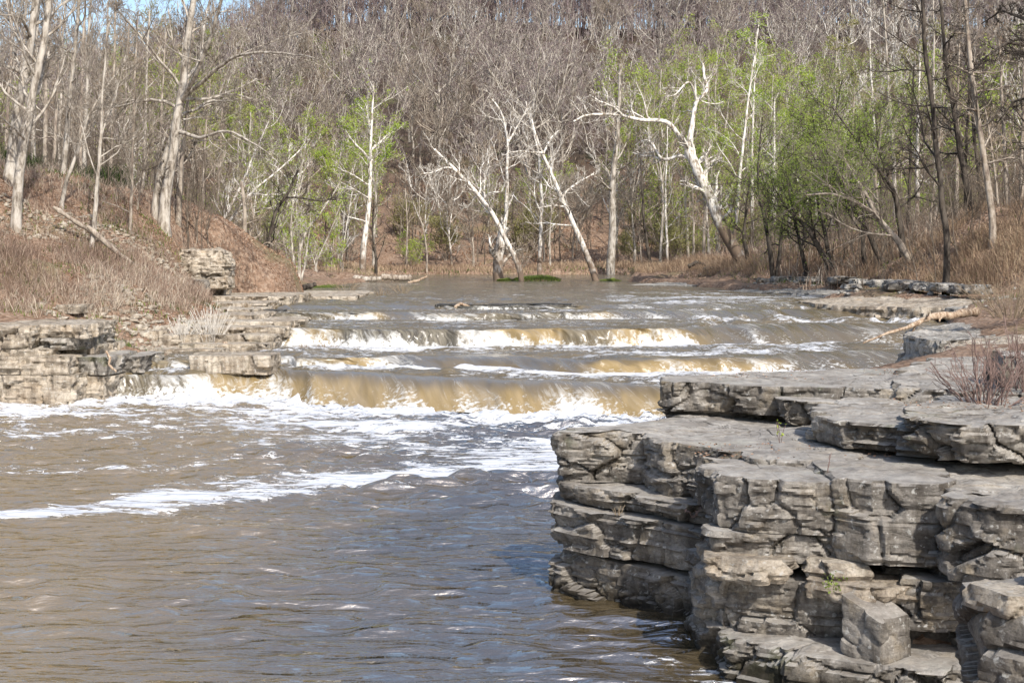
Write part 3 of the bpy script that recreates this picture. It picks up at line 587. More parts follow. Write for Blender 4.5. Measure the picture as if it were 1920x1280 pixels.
lrock(60, 158, 634, 656, 37.7, 3.0, 211, 'crumbled layer under the topmost left block', mat='rock', rough=1.8)
lrock(350, 506, 667, 703, 38.95, 1.6, 212, 'fractured pale slab standing between two gaps of falling water', rough=.6)
lrock(250, 420, 655, 680, 41.6, 2, 213, 'low thin slab at the back of the gully behind the fractured slab')
lrock(330, 505, 645, 668, 42.4, 2, 214, 'flat thin slab near the short log on the left shelves')
lrock(252, 512, 628, 655, 43.2, 3, 215, 'third long rock step on the left shelves')
lrock(262, 534, 614, 634, 44.2, 3, 216, 'fourth long rock step on the left shelves, reaching the white curtain')
lrock(280, 548, 603, 622, 45.3, 4, 217, 'broad middle rock step on the left shelves')
lrock(300, 480, 591, 608, 47.0, 4, 218, 'rounded rock step under the dry shrub')
lrock(315, 474, 580, 598, 49.4, 4, 219, 'rock step beside the dark upper ledge of water')
lrock(340, 500, 569, 586, 51.8, 5, 220, 'upper thin rock step on the left bank')
lrock(365, 545, 556, 575, 55.0, 6, 221, 'long pale slab topping the left shelves')
lrock(430, 665, 556, 566, 61.0, 9, 222, 'low flat point of rock reaching into the upper river')
for i, (a, b, y0, y1, d, l) in enumerate([(10, 78, 567, 584, 41.5, 'pale flat stone poking out of the brush at the far left'), (20, 70, 583, 602, 40.6, 'squat stone under the pale flat stone in the brush'),
        (105, 150, 572, 588, 41.8, 'stone in the brush above the topmost left block'), (225, 300, 620, 648, 43.2, 'broken bedrock step in the stony gully'), (255, 330, 598, 622, 45.8, 'pale bedrock corner at the top of the stony gully')]):
    lrock(a, b, y0, y1, d, 1.3, 230 + i, l)
# outcrop under the leafy bank
o1 = [P(262, 455, 58), P(360, 455, 56), P(425, 455, 56.4), P(440, 455, 58), P(432, 455, 62), P(270, 455, 63)]
rock([(a[0], a[1]) for a in o1], 2.0, 4.0, 240, 'massive rounded cliff outcrop jutting from the leafy left bank', mat='rock_pale', name='rock_outcrop', res=.05, rough=1.1, edge=.45, top=.1, group=LG, under=.2)
lrock(385, 432, 520, 543, 55.2, 1.2, 241, 'tumbled boulder below the left outcrop', name='boulder', edge=.2)
lrock(352, 388, 525, 545, 54.8, 1.2, 242, 'small brown boulder at the foot of the left outcrop', name='boulder', edge=.2, mat='rock')
# wet ledges behind thin curtains
def wet(x0, x1, d, z0, z1, seed, label):
    f = [(x, d + float(np.random.default_rng(seed + i).uniform(-.06, .06))) for i, x in enumerate(np.linspace(x0, x1, 7))]
    rock(f + [(x1, d + 1.2), (x0, d + 1.2)], z0, z1, seed, label, mat='rock_wet', res=.06, group='wet ledges showing in the falls')
wet(-2.9, 2.3, 53.75, 1.6, 1.96, 252, 'black wet ledge under the driftwood in midstream')
wet(-9.3, -8.2, 50.9, 1.5, 1.86, 253, 'dark wet ledge at the left end of the upper trickling fall')

# --- right far pavement and blocks
RG = 'flat limestone pavement along the right bank'
def flat(pts, z, th, seed, label, mat='rock_flat', **k):
    k.setdefault('res', .09); k.setdefault('group', RG)
    w3 = np.array([(*G(p[0], p[1], p[2] if len(p) > 2 else z), p[2] if len(p) > 2 else z) for p in pts])
    A = np.column_stack([w3[:, 0] - w3[:, 0].mean(), w3[:, 1] - w3[:, 1].mean(), np.ones(len(w3))]); c = np.linalg.lstsq(A, w3[:, 2], rcond=None)[0]
    rock([(a_[0], a_[1]) for a_ in w3], c[2] - th, c[2], seed, label, mat=mat, rough=k.pop('rough', 1.3), top=k.pop('top', .05), tilt=(c[0], c[1]), **k)
flat([(1180, 532, 2.0), (1300, 535, 2.0), (1400, 536, 2.0), (1480, 531, 2.2), (1440, 521, 2.3), (1300, 526, 2.1)], 2.05, .4, 301, 'farthest flat rock sheet at the right bank, thin tongue in the river')
flat([(1370, 544, 2.0), (1480, 549, 2.02), (1620, 558, 2.03), (1720, 561, 2.06), (1800, 550, 2.32), (1700, 541, 2.42), (1600, 532, 2.38), (1450, 529, 2.25)], 2.07, .45, 302, 'broad flat rock pavement in the middle of the right bank')
flat([(1500, 563, 2.0), (1560, 570, 2.0), (1700, 576, 2.0), (1850, 580, 2.0), (1900, 562, 2.25), (1800, 550, 2.3), (1640, 553, 2.15)], 2.08, .4, 303, 'nearest broad flat rock sheet on the right bank, running to the grassy edge', mat='rock_pale')
flat([(1770, 577), (1850, 586), (1940, 590), (1940, 566), (1820, 570)], 2.02, .5, 304, 'low rock lip right of the flat sheet, near the driftwood branch')
flat([(1690, 628), (1760, 640), (1850, 632), (1900, 612), (1840, 600), (1740, 611)], 1.98, .8, 305, 'flat ledge under the root end of the driftwood branch', rough=1.2, res=.05)
flat([(1772, 657), (1830, 668), (1930, 660), (2000, 630), (1900, 628), (1800, 638)], 2.0, .9, 306, 'rounded pale block at the right edge behind the red bush', mat='rock_pale', rough=1.2, res=.05)
flat([(1740, 695), (1860, 708), (2050, 706), (2050, 668), (1850, 672)], 1.85, .8, 307, 'low step of rock behind the long upper slab', rough=1.2, res=.05)
flat([(1880, 600), (1960, 612), (2100, 610), (2100, 585), (1930, 582)], 2.05, .7, 308, 'rock ledge at the right edge beyond the driftwood', rough=1.2, res=.05)
bl = [(1420, 1462, 519, 531, 76), (1450, 1510, 515, 530, 73), (1505, 1556, 516, 529, 70), (1560, 1610, 516, 532, 66), (1600, 1630, 520, 536, 63), (1640, 1690, 521, 541, 60), (1668, 1735, 523, 545, 57.5), (1720, 1765, 527, 545, 56), (1752, 1812, 528, 548, 54.5), (1790, 1830, 531, 552, 53), (1825, 1860, 531, 552, 52), (1588, 1618, 530, 543, 61)]
for i, (a, b, y0, y1, d) in enumerate(bl):
    ob = lrock(a, b, y0 + 4, y1, d, 1.4, 310 + i, 'bank block', mat='rock_flat' if i % 3 else 'rock', name='boulder', edge=.14, top=.06, rough=1.2, group='blocks lined along the right bank')
    names = ['farthest low block', 'long rounded block under the leaning sycamore', 'dark block between two tree feet', 'pair-like split block below the leaning stems', 'small pale block', 'squarish block', 'large bulging rounded block', 'dark cracked block', 'tilted slab-like block', 'stubby block', 'rightmost upright square block beside the dry grass', 'pale loose block lying out on the pavement']
    ob['label'] = names[i] + (' in the row on the right bank' if i != 11 else ' in front of the row')

# ------------------------------------------------------------------ trees
def resample(pts, k):
    pts = np.asarray(pts, float); d = np.concatenate([[0], np.cumsum(np.linalg.norm(np.diff(pts, axis=0), axis=1))])
    t = np.linspace(0, d[-1], k)
    # smooth through catmull-like interpolation
    out = np.stack([np.interp(t, d, pts[:, i]) for i in range(3)], 1)
    for _ in range(2): out[1:-1] = (out[:-2] + 2 * out[1:-1] + out[2:]) / 4
    return out
def tubes(pts, rad, sides):
    """pts [N,K,3], rad [N,K]"""
    N, K, _ = pts.shape
    tg = np.empty_like(pts); tg[:, 1:-1] = pts[:, 2:] - pts[:, :-2]; tg[:, 0] = pts[:, 1] - pts[:, 0]; tg[:, -1] = pts[:, -1] - pts[:, -2]
    tg /= np.linalg.norm(tg, axis=2, keepdims=True) + 1e-9
    m = tg.mean(1); ref = np.where(np.abs(m[:, 2:3]) < .75, np.array([[0, 0, 1.0]]), np.array([[1.0, .2, 0]]))[:, None]
    u = np.cross(tg, np.broadcast_to(ref, tg.shape)); u /= np.linalg.norm(u, axis=2, keepdims=True) + 1e-9
    v = np.cross(tg, u)
    a = np.arange(sides) * 2 * np.pi / sides
    V = pts[:, :, None] + rad[:, :, None, None] * (np.cos(a)[None, None, :, None] * u[:, :, None] + np.sin(a)[None, None, :, None] * v[:, :, None])
    q = gridq(K, sides, True)[:, ::-1]
    Q = (q[None] + (np.arange(N) * K * sides)[:, None, None]).reshape(-1, 4)
    return V.reshape(-1, 3), Q
def join(parts):
    V = []; Q = []; o = 0
    for v, q in parts: V.append(v); Q.append(q + o); o += len(v)
    return np.concatenate(V), np.concatenate(Q)
def spawn(rng, pp, pr, n, t0, t1, ang, lr, k, up=.15, wobble=.15, rr=.6, rmin=.006, taper=.35, lmax=9):
    Pn, K, _ = pp.shape
    L = np.linalg.norm(np.diff(pp, axis=1), axis=2).sum(1)
    t = t0 + (t1 - t0) * (np.arange(n)[None] + rng.random((Pn, n))) / n
    f = t * (K - 1); i = np.clip(f.astype(int), 0, K - 2); w_ = (f - i)[..., None]
    r = np.arange(Pn)[:, None]
    p0 = pp[r, i] * (1 - w_) + pp[r, i + 1] * w_
    tg = pp[r, i + 1] - pp[r, i]; tg /= np.linalg.norm(tg, axis=2, keepdims=True) + 1e-9
    r0 = (pr[r, i] * (1 - w_[..., 0]) + pr[r, i + 1] * w_[..., 0])
    rnd = rng.normal(size=tg.shape); rnd -= (rnd * tg).sum(2, keepdims=True) * tg; rnd /= np.linalg.norm(rnd, axis=2, keepdims=True) + 1e-9
    an = ang * (1 + .35 * rng.normal(size=(Pn, n, 1)))
    d = tg * np.cos(an) + rnd * np.sin(an)
    ln = np.minimum(L[:, None] * lr * (1.15 - .75 * t) * rng.uniform(.6, 1.25, (Pn, n)), lmax)
    d = d.reshape(-1, 3); ln = ln.reshape(-1); p0 = p0.reshape(-1, 3); r0 = r0.reshape(-1)
    out = np.empty((len(d), k, 3)); out[:, 0] = p0
    for j in range(1, k):
        d = d + rng.normal(size=d.shape) * wobble + np.array([0, 0, up]); d /= np.linalg.norm(d, axis=1, keepdims=True)
        out[:, j] = out[:, j - 1] + d * (ln / (k - 1))[:, None]
    rs = np.maximum(r0 * rr, rmin)[:, None] * np.linspace(1, taper, k)[None]
    return out, np.maximum(rs, rmin * .7)
def leaf_quads(rng, pp, n, size, spread):
    Pn, K, _ = pp.shape; idx = rng.integers(0, Pn, n); kk = rng.integers(K // 2, K, n)
    c = pp[idx, kk] + rng.normal(size=(n, 3)) * spread
    a = rng.normal(size=(n, 3)); a /= np.linalg.norm(a, axis=1, keepdims=True); b_ = np.cross(a, rng.normal(size=(n, 3))); b_ /= np.linalg.norm(b_, axis=1, keepdims=True)
    s = size * rng.uniform(.5, 1.2, (n, 1))
    V = np.stack([c - a * s, c + b_ * s * .5, c + a * s, c - b_ * s * .5], 1).reshape(-1, 3)
    return V, np.arange(n * 4).reshape(-1, 4)
def tree_from(name, stems, rng, barkm, twigm, leafm=None, dens=(6, 6, 5, 4), nleaf=0, leaf=.06, label=None, cat='tree', group=None, loc=(0, 0, 0), up=.12, wob=.16, t0=.35, lens=(.42, .5, .5, .5), rmin=.008, limbs=(), spreadl=.12, ang=.85, lmax=(7, 4, 2, 1.2), rk=1.0):
    """stems: list of (points Kx3, r0, r1) that sprout; limbs: drawn but seldom sprouting"""
    stems = [(a_, b_ * .84 * rk, c_ * rk) for a_, b_, c_ in stems]
    loc = np.array(loc, float); low = []; tw = []; ends = []
    for pts, r0, r1 in stems:
        k = 26; p = resample(np.array(pts, float) - loc, k)
        ln = np.linalg.norm(np.diff(p, axis=0), axis=1).sum()
        j = np.cumsum(rng.normal(size=(k, 3)) * .012 * ln ** .5 * .4, 0); j -= np.linspace(0, 1, k)[:, None] * j[-1]; p = p + j
        r = (r0 + (r1 - r0) * np.linspace(0, 1, k) ** .8)
        if p[0][2] < .6: r = r * (1 + .3 * np.exp(-np.linspace(0, ln, k) / .45))
        low.append(tubes(p[None], r[None], 9))
        a, ra = spawn(rng, p[None], r[None], dens[0], t0 if r0 > .09 else .15, .99, ang, lens[0], 8, up, wob, .42, rmin * 1.8, lmax=lmax[0]); low.append(tubes(a, ra, 5))
        b_, rb = spawn(rng, a, ra, dens[1], .2, 1, .7, lens[1], 6, up, wob * 1.1, .6, rmin * 1.4, lmax=lmax[1]); low.append(tubes(b_, rb, 4))
        c, rc = spawn(rng, b_, rb, dens[2], .2, 1, .65, lens[2], 5, up * .8, wob * 1.1, .6, rmin, lmax=lmax[2]); tw.append(tubes(c, rc, 3)); ends.append(c)
        if dens[3]:
            d, rd = spawn(rng, c, rc, dens[3], .1, 1, .6, lens[3], 3, up * .8, wob, .7, rmin * .75, lmax=lmax[3]); tw.append(tubes(d, rd, 3)); ends = ends[:-1] + [c]
    root = empty(name, loc); tag(root, label, cat, group)
    V, Q = join(low); obj('trunk', mesh('trunk', V, Q, mat=barkm), root)
    V, Q = join(tw); obj('twigs', mesh('twigs', V, Q, mat=twigm), root)
    if nleaf and leafm:
        e = np.concatenate(ends); V, Q = leaf_quads(rng, e, nleaf, leaf, spreadl); obj('leaves', mesh('leaves', V, Q, mat=leafm, smooth=False), root)
    return root
rg = np.random.default_rng
def upstem(h, lean=(0, 0), wig=.25, seed=0, n=7):
    r = rg(seed); z = np.linspace(-.4, h, n); xy = np.cumsum(r.normal(size=(n, 2)) * wig, 0); xy -= xy[0]
    return np.stack([xy[:, 0] + lean[0] * z, xy[:, 1] + lean[1] * z, z], 1)

# ---- forest on the hill: prototypes then copies
protos = []
specs = [  # label, stem height, r0, bark, twig, leaf, nleaf
    ('purple-grey bare tree with a dense rounded crown on the far hillside', 17, .24, 'grey', 'tw_purple', None, 0, .55),
    ('tall bare tree with ascending pale limbs on the far hillside', 20, .26, 'grey', 'tw_purple', None, 0, .45),
    ('brown-grey bare tree with fine spreading twigs on the far hillside', 15, .20, 'tan', 'tw_grey', None, 0, .55),
    ('slender tan bare tree among the others on the hillside', 16, .17, 'tan', 'tw_tan', None, 0, .6),
    ('hillside tree budding dull yellow green', 14, .18, 'grey', 'tw_tan', 'leaf_lime', 3600, .5),
    ('pale-limbed bare tree with forked stem on the hillside', 18, .25, 'syc', 'tw_grey', None, 0, .5),
]
for i, (lab, h, r0, bk, tw_, lf, nl, t0) in enumerate(specs):
    r = rg(500 + i); st = []
    lead = upstem(h * (.62 if i != 3 else .95), (.02 * (i - 2), 0), .2, 600 + i); st.append((lead, r0, .07))
    nf = (7, 6, 7, 4, 6, 5)[i]; wide = (.36, .26, .36, .22, .32, .28)[i]
    for q in range(nf):
        a0 = q * 2.4 + r.uniform(-.4, .4); d = np.array([np.cos(a0), np.sin(a0)]); f0 = r.uniform(.42, .98) if q else .5
        k0 = f0 * 6; i0 = min(int(k0), 5); base = lead[i0] * (1 - k0 + i0) + lead[i0 + 1] * (k0 - i0)
        top = h * r.uniform(.82, 1.04) - (.1 * h if q % 3 == 0 else 0); zt = max(top - base[2], 3)
        pts = np.array([base + np.array([d[0] * wide * h * a_ ** .8, d[1] * wide * h * a_ ** .8, zt * a_ ** 1.15]) for a_ in (0, .2, .45, .7, 1)])
        pts[1:, :2] += r.normal(size=(4, 2)) * .35
        st.append((pts, r0 * .5, .035))
    protos.append(tree_from('bare_tree' if not lf else 'budding_tree', st, r, M[bk], M[tw_], M[lf] if lf else None, dens=(8, 5, 5, 3), nleaf=nl, leaf=.13, label=lab, cat='tree', group='woods covering the far hillside', up=.14, wob=.16, t0=.12, lens=(.42, .55, .55, .6), rmin=.020, spreadl=.3, lmax=(3.6, 2.4, 1.5, 1.0)))
used = [False] * len(protos)
def place(i, x, y, s, rz, label=None, group=None, tilt=0.0):
    o = protos[i] if not used[i] else copy_tree(protos[i]); used[i] = True
    z = float(terr(np.array([x]), np.array([y]))[0])
    o.location = (x, y, z - .1); o.rotation_euler = (tilt, 0, rz); o.scale = (s, s, s)
    if label: o['label'] = label
    if group: o['group'] = group
    return o
r = rg(77); cnt = 0
rows = [130, 137, 145, 153, 162, 171.5, 182, 193, 205, 218, 232, 247, 262, 277, 290, 300]
for ri, y in enumerate(rows):
    half = y * .385 + 5; stp = 7.0 + (y - 128) * .022; x = -half + r.uniform(0, stp)
    while x < half:
        xx_, yy_ = x + r.normal() * 1.6, y + r.normal() * 2.4; px = 960 + xx_ / yy_ * F
        u_ = r.random()
        if y < 150: k = [2, 3, 3, 4, 2, 5][int(u_ * 6)]
        elif px < 640: k = [0, 2, 4, 3, 1, 2][int(u_ * 6)]
        elif px > 1180 and y < 190: k = [4, 3, 4, 2, 5, 3][int(u_ * 6)]
        else: k = [0, 0, 1, 2, 0, 1, 5][int(u_ * 7)]
        s = r.uniform(.72, 1.12) * (.72 if y < 150 else 1.0)
        zo = 'at the foot' if y < 150 else 'low' if y < 185 else 'halfway up' if y < 235 else 'near the top'
        si = 'left part' if px < 640 else 'centre' if px < 1150 else 'right part'
        lb = ('purple-grey bare tree with dense rounded crown', 'tall bare tree with ascending pale limbs', 'brown-grey bare tree with fine spreading twigs', 'slender tan bare tree', 'tree budding dull yellow green', 'pale-limbed bare tree with forked stem')[k]
        if cnt < 330: place(k, xx_, yy_, s, r.uniform(0, 6.28), lb + ', ' + zo + (' of' if zo[:2] == 'at' else ' on' if zo == 'low' else ' up on' if 0 else ' on' if zo[:4] == 'near' else '') + ' the hill, ' + si); cnt += 1
        x += stp * r.uniform(.75, 1.3)
print('hill trees', cnt)

# ---- hero trees from the photograph's stems
def PX(pts, d0, d1=None, z_base=None):
    """pixel polyline at depth d0 (root) drifting to d1 (tip)"""
    d1 = d0 if d1 is None else d1; n = len(pts)
    return np.array([P(p[0], p[1], d0 + (d1 - d0) * i / max(1, n - 1)) for i, p in enumerate(pts)])
GREENS = [(1240, 420, 90, 122), (1290, 400, 70, 128), (1345, 400, 55, 124), (1400, 390, 80, 128), (1450, 380, 100, 120), (1190, 420, 170, 130), (700, 420, 170, 127), (300, 350, 110, 104), (470, 420, 170, 112), (560, 420, 190, 124), (640, 440, 230, 118), (1330, 430, 210, 110), (1500, 380, 60, 130)]
def hero(name, label, trunks, d, barkm, twigm, leafm=None, seed=0, **k):
    """trunks: list of (pixel points, r0, r1, depth drift)"""
    st = []
    for t in trunks:
        pts, r0, r1 = t[0], t[1], t[2]; dr = t[3] if len(t) > 3 else 0; ds = t[4] if len(t) > 4 else 0
        st.append((PX(pts, d + ds, d + ds + dr), r0, r1))
    b0 = st[0][0][0].copy(); z = float(terr(b0[:1], b0[1:2])[0])
    for i, (p, a, b_) in enumerate(st):
        if i == 0 or abs(p[0][2] - b0[2]) < .5:
            x0 = p[0].copy(); x0[2] = min(z, x0[2]) - .35; st[i] = (np.concatenate([[x0], p]), a, b_)
    return tree_from(name, st, rg(1000 + seed), M[barkm], M[twigm], M[leafm] if leafm else None, label=label, loc=(b0[0], b0[1], min(z, b0[2])), **k)
SG = 'white-barked sycamores along the far water'
sy = dict(dens=(10, 5, 4, 3), rmin=.011, up=.10, wob=.2, t0=.35, lens=(.42, .55, .55, .55), cat='tree', group=SG, lmax=(3.6, 2.4, 1.6, 1.0))
hero('sycamore_tree', 'big white sycamore leaning left from the right bank, crooked white limbs against the woods', [
    ([(1396, 503), (1375, 465), (1357, 437), (1336, 385), (1309, 324), (1295, 291), (1290, 280)], .47, .30),
    ([(1290, 280), (1298, 236), (1306, 188), (1325, 176), (1328, 160), (1320, 144), (1318, 120)], .24, .06, 1.5),
    ([(1306, 188), (1297, 160), (1290, 152), (1279, 160), (1266, 179), (1250, 182)], .12, .03, -2),
    ([(1290, 280), (1274, 254), (1252, 227), (1222, 226), (1200, 226), (1170, 218), (1139, 214), (1099, 214), (1075, 228)], .22, .05, -3),
    ([(1170, 218), (1150, 200), (1128, 192), (1105, 178)], .09, .03, -1, -2),
    ([(1296, 297), (1272, 292), (1252, 302), (1239, 298), (1228, 275), (1217, 261), (1204, 263), (1192, 272)], .16, .04, 2),
    ([(1239, 298), (1222, 292), (1208, 292), (1190, 288)], .09, .03, 1, 1)], 86, 'syc', 'tw_syc', seed=1, **sy)
hero('sycamore_tree', 'white sycamore leaning far left, growing right beside the thick stump-like trunk in midstream', [
    ([(978, 514), (962, 475), (942, 437), (928, 405), (911, 385), (885, 350), (859, 324), (835, 300), (815, 280)], .26, .09),
    ([(859, 324), (845, 314), (832, 315), (810, 325), (789, 326)], .09, .03, -2),
    ([(898, 365), (885, 378), (878, 389), (862, 390)], .08, .03, 1), ([(907, 374), (915, 364), (924, 361), (942, 359), (950, 340)], .09, .04, -1),
    ([(911, 378), (909, 350), (910, 324), (917, 302), (914, 280)], .09, .03, 2)], 96, 'syc', 'tw_syc', seed=2, **sy)
hero('sycamore_tree', 'upright white sycamore on a thick brown stump-like base in midstream', [
    ([(937, 526), (935, 490), (940, 450), (946, 425)], .52, .30), ([(942, 440), (950, 400), (951, 350), (952, 300), (953, 267), (946, 235), (942, 214), (932, 196), (920, 184)], .20, .05),
    ([(953, 267), (965, 245), (977, 223), (990, 200)], .11, .03, 2)], 98, 'syc', 'tw_syc', seed=3, **sy)
hero('sycamore_tree', 'slim nearly upright white sycamore rising behind the green tussock', [
    ([(1011, 514), (1013, 450), (1017, 372), (1013, 330), (1010, 284), (1000, 245), (990, 214), (986, 190)], .22, .05), ([(1013, 332), (1003, 336), (990, 338)], .07, .03)], 101, 'syc', 'tw_syc', seed=4, **sy)
hero('sycamore_tree', 'white sycamore leaning left out of the water at the right of the green tussock', [
    ([(1121, 529), (1110, 500), (1099, 472), (1085, 440), (1073, 416), (1060, 385), (1047, 359), (1034, 325), (1021, 297), (1010, 270), (999, 245), (994, 212)], .32, .06),
    ([(1053, 372), (1064, 356), (1077, 346), (1095, 335), (1115, 324)], .10, .03, 2), ([(1020, 287), (1000, 285), (975, 284), (960, 284), (946, 291)], .10, .03, -2),
    ([(1020, 285), (1026, 270), (1034, 258), (1047, 245)], .09, .03, 1), ([(1056, 387), (1040, 385), (1020, 388), (1008, 390)], .07, .03, -1)], 98, 'syc', 'tw_syc', seed=5, **sy)
hero('sycamore_tree', 'broad forking white sycamore standing left of centre on the far bank', [
    ([(679, 480), (684, 440), (692, 385), (695, 330), (695, 280), (697, 210), (700, 160)], .38, .05), ([(695, 282), (712, 268), (728, 252), (741, 242)], .14, .04, 1),
    ([(694, 300), (680, 285), (664, 270), (649, 249), (640, 225)], .14, .04, -2), ([(696, 250), (690, 225), (680, 205), (668, 190)], .10, .03, 2), ([(698, 300), (712, 310), (722, 295), (728, 275)], .09, .03, -1)], 112, 'syc', 'tw_syc', 'leaf_lime', seed=6, nleaf=2200, leaf=.09, **sy)
hero('tree', 'thick straight pale grey trunk behind the leaning sycamores, on the far bank', [
    ([(1146, 492), (1150, 420), (1148, 350), (1152, 300), (1157, 262), (1160, 200), (1163, 120)], .52, .12)], 122, 'grey', 'tw_tan', seed=7, dens=(12, 5, 4, 3), rmin=.018, cat='tree', group='tall trunks on the far bank', t0=.4, lens=(.22, .5, .5, .5))
for i, (x, yb, yt, d) in enumerate(GREENS):
    q = 6 * (-1) ** i
    hero('budding_tree', 'airy yellow-green budding tree ' + ['left of the crooked white limbs', 'just above the crooked white limbs', 'above the fork of the big white sycamore', 'high above the green clump, left side', 'high above the green clump, middle', 'left of the very thin straight white trunk', 'behind the broad forking sycamore', 'right behind the double-trunked tree', 'above the left outcrop', 'between the outcrop and the broad forking sycamore', 'just left of the broad forking sycamore', 'behind the trunk of the big leaning sycamore', 'high above the green clump, right side'][i],
         [([(x, yb + 40), (x + q, yb - 40), (x - q, (yb + yt) / 2), (x, yt + 40)], .17, .04), ([(x, yb - 60), (x + 18, (yb + yt) / 2 - 10), (x + 34, yt + 50)], .09, .03, 2), ([(x, yb - 80), (x - 22, (yb + yt) / 2), (x - 36, yt + 60)], .09, .03, -2)],
         d, 'grey', 'tw_tan', 'leaf_lime', seed=800 + i, nleaf=5400, leaf=.07, spreadl=.13, dens=(10, 6, 5, 4), rmin=.013, cat='tree', group='yellow-green budding trees', t0=.2, lens=(.45, .55, .55, .55), up=.1, lmax=(4, 2.6, 1.6, 1))
for i, (pts, r0, d, bk, lab) in enumerate([
    ([(1250, 500), (1251, 430), (1249, 350), (1252, 300), (1251, 230)], .16, 110, 'syc', 'very thin straight white trunk left of the big leaning sycamore'),
    ([(1220, 500), (1212, 440), (1206, 390), (1204, 330), (1196, 260)], .17, 100, 'dark', 'thin dark trunk just left of the very thin white one'),
    ([(1300, 490), (1302, 420), (1298, 340), (1300, 240)], .15, 118, 'tan', 'thin tan trunk showing behind the big leaning sycamore'),
    ([(705, 485), (700, 455), (698, 430), (702, 380)], .22, 113, 'dark', 'short dark trunk beside the broad forking sycamore'),
    ([(800, 480), (795, 440), (785, 400), (788, 350)], .12, 124, 'tan', 'thin crooked tree on the far bank left of the leaning sycamore'),
    ([(1032, 495), (1030, 450), (1034, 400), (1030, 350)], .14, 126, 'grey', 'short grey trunk behind the green tussock'),
    ([(762, 478), (764, 420), (760, 360), (762, 300)], .14, 128, 'tan', 'straight tan sapling on the far bank'),
    ([(1350, 490), (1345, 430), (1342, 350), (1345, 260)], .15, 116, 'grey', 'grey sapling between the big leaning sycamore and the green trees')]):
    hero('tree', lab, [(pts, r0, .03)], d, bk, 'tw_tan', seed=20 + i, dens=(9, 4, 4, 3), rmin=.015, cat='tree', group='thin trees on the far bank', t0=.3, lens=(.28, .5, .5, .5))

# left bank
LT = 'trees on the leafy left bank'
bt = dict(rk=.84, dens=(12, 7, 6, 5), rmin=.0065, up=.10, wob=.17, t0=.3, cat='tree', group=LT, lens=(.36, .5, .55, .55), lmax=(5, 3, 1.6, .9))
hero('tree', 'tall pale double-trunked tree on the left bank with long limbs reaching over the river', [
    ([(307, 390), (313, 350), (319, 319), (327, 265), (334, 225), (341, 161), (352, 75), (362, 0), (372, -80), (380, -170)], .36, .10),
    ([(292, 378), (300, 330), (312, 290), (322, 262), (330, 240)], .24, .16, 0, .3),
    ([(341, 190), (355, 165), (367, 142), (382, 105), (397, 75), (416, 0), (440, -80)], .17, .05, -3), 
    ([(345, 182), (380, 150), (412, 124), (440, 105), (469, 99), (505, 97), (544, 101), (575, 105), (600, 112)], .15, .02, -5),
    ([(347, 186), (370, 187), (394, 184), (422, 176), (450, 178), (478, 188), (506, 204)], .10, .02, 2),
    ([(334, 246), (352, 250), (375, 259), (402, 250), (431, 246), (458, 262), (487, 277), (508, 292), (525, 310)], .13, .02, -4),
    ([(343, 225), (365, 222), (390, 214), (415, 222)], .06, .015, 3), ([(342, 155), (370, 125), (380, 100), (385, 40), (400, -30)], .10, .04, 3)], 58, 'grey', 'tw_grey', seed=40, **{**bt, 'dens': (10, 7, 6, 5), 'up': .06})
hero('tree', 'dark trunk just right of the pale double-trunked tree on the left bank', [([(334, 398), (337, 350), (339, 300), (345, 240), (350, 225), (352, 150), (365, 40)], .19, .06)], 60, 'tan', 'tw_dark', seed=41, **bt)
hero('tree', 'massive pale leaning trunk, farther left of the pair at the left edge', [([(15, 324), (24, 260), (37, 176), (46, 120), (56, 75), (67, 0), (80, -90), (90, -160)], .33, .12), ([(58, 70), (40, 35), (10, 30), (-30, 20)], .10, .03, -3), ([(62, 30), (80, -10), (110, -60)], .12, .04, 2)], 52, 'grey', 'tw_grey', seed=42, **bt)
hero('tree', 'massive pale trunk rising from lower down the leafy slope at the left edge', [([(31, 433), (36, 370), (38, 320), (47, 255), (60, 190), (67, 150), (76, 110), (88, 40), (90, 0), (92, -90), (95, -150)], .28, .10), ([(60, 190), (78, 165), (85, 130), (94, 90)], .14, .05, 2), ([(47, 262), (20, 235), (-20, 200)], .08, .02, -3)], 49, 'grey', 'tw_grey', seed=43, **bt)
hero('tree', 'slender tree bending right between the massive trunks and the double-trunked tree', [([(116, 388), (121, 350), (130, 325), (145, 285), (157, 240), (172, 205), (187, 180), (215, 140), (240, 105)], .13, .03)], 53, 'grey', 'tw_grey', seed=44, **bt)
hero('tree', 'straight pale trunk behind the slender tree bending right', [([(118, 345), (120, 319), (123, 265), (128, 206), (134, 150), (139, 112), (146, 50), (148, 0), (152, -80)], .18, .07)], 57, 'grey', 'tw_grey', seed=45, **bt)
hero('tree', 'thin mossy-footed tree beside the fallen log on the left slope', [([(172, 455), (178, 410), (181, 360), (185, 319), (189, 260), (191, 206), (198, 120), (205, 40)], .14, .03), ([(190, 250), (205, 200), (225, 150), (235, 105)], .06, .02, 1)], 50, 'grey', 'tw_grey', seed=46, **bt)
hero('tree', 'thin straight sapling right of the fallen log on the left slope', [([(243, 434), (244, 400), (246, 330), (247, 262), (251, 200), (254, 150)], .10, .02)], 54, 'tan', 'tw_grey', seed=47, **bt)
hero('tree', 'slanting sapling, thinnest on the left slope', [([(254, 408), (262, 360), (272, 310), (281, 270), (292, 230)], .07, .02)], 57, 'tan', 'tw_grey', seed=48, **bt)
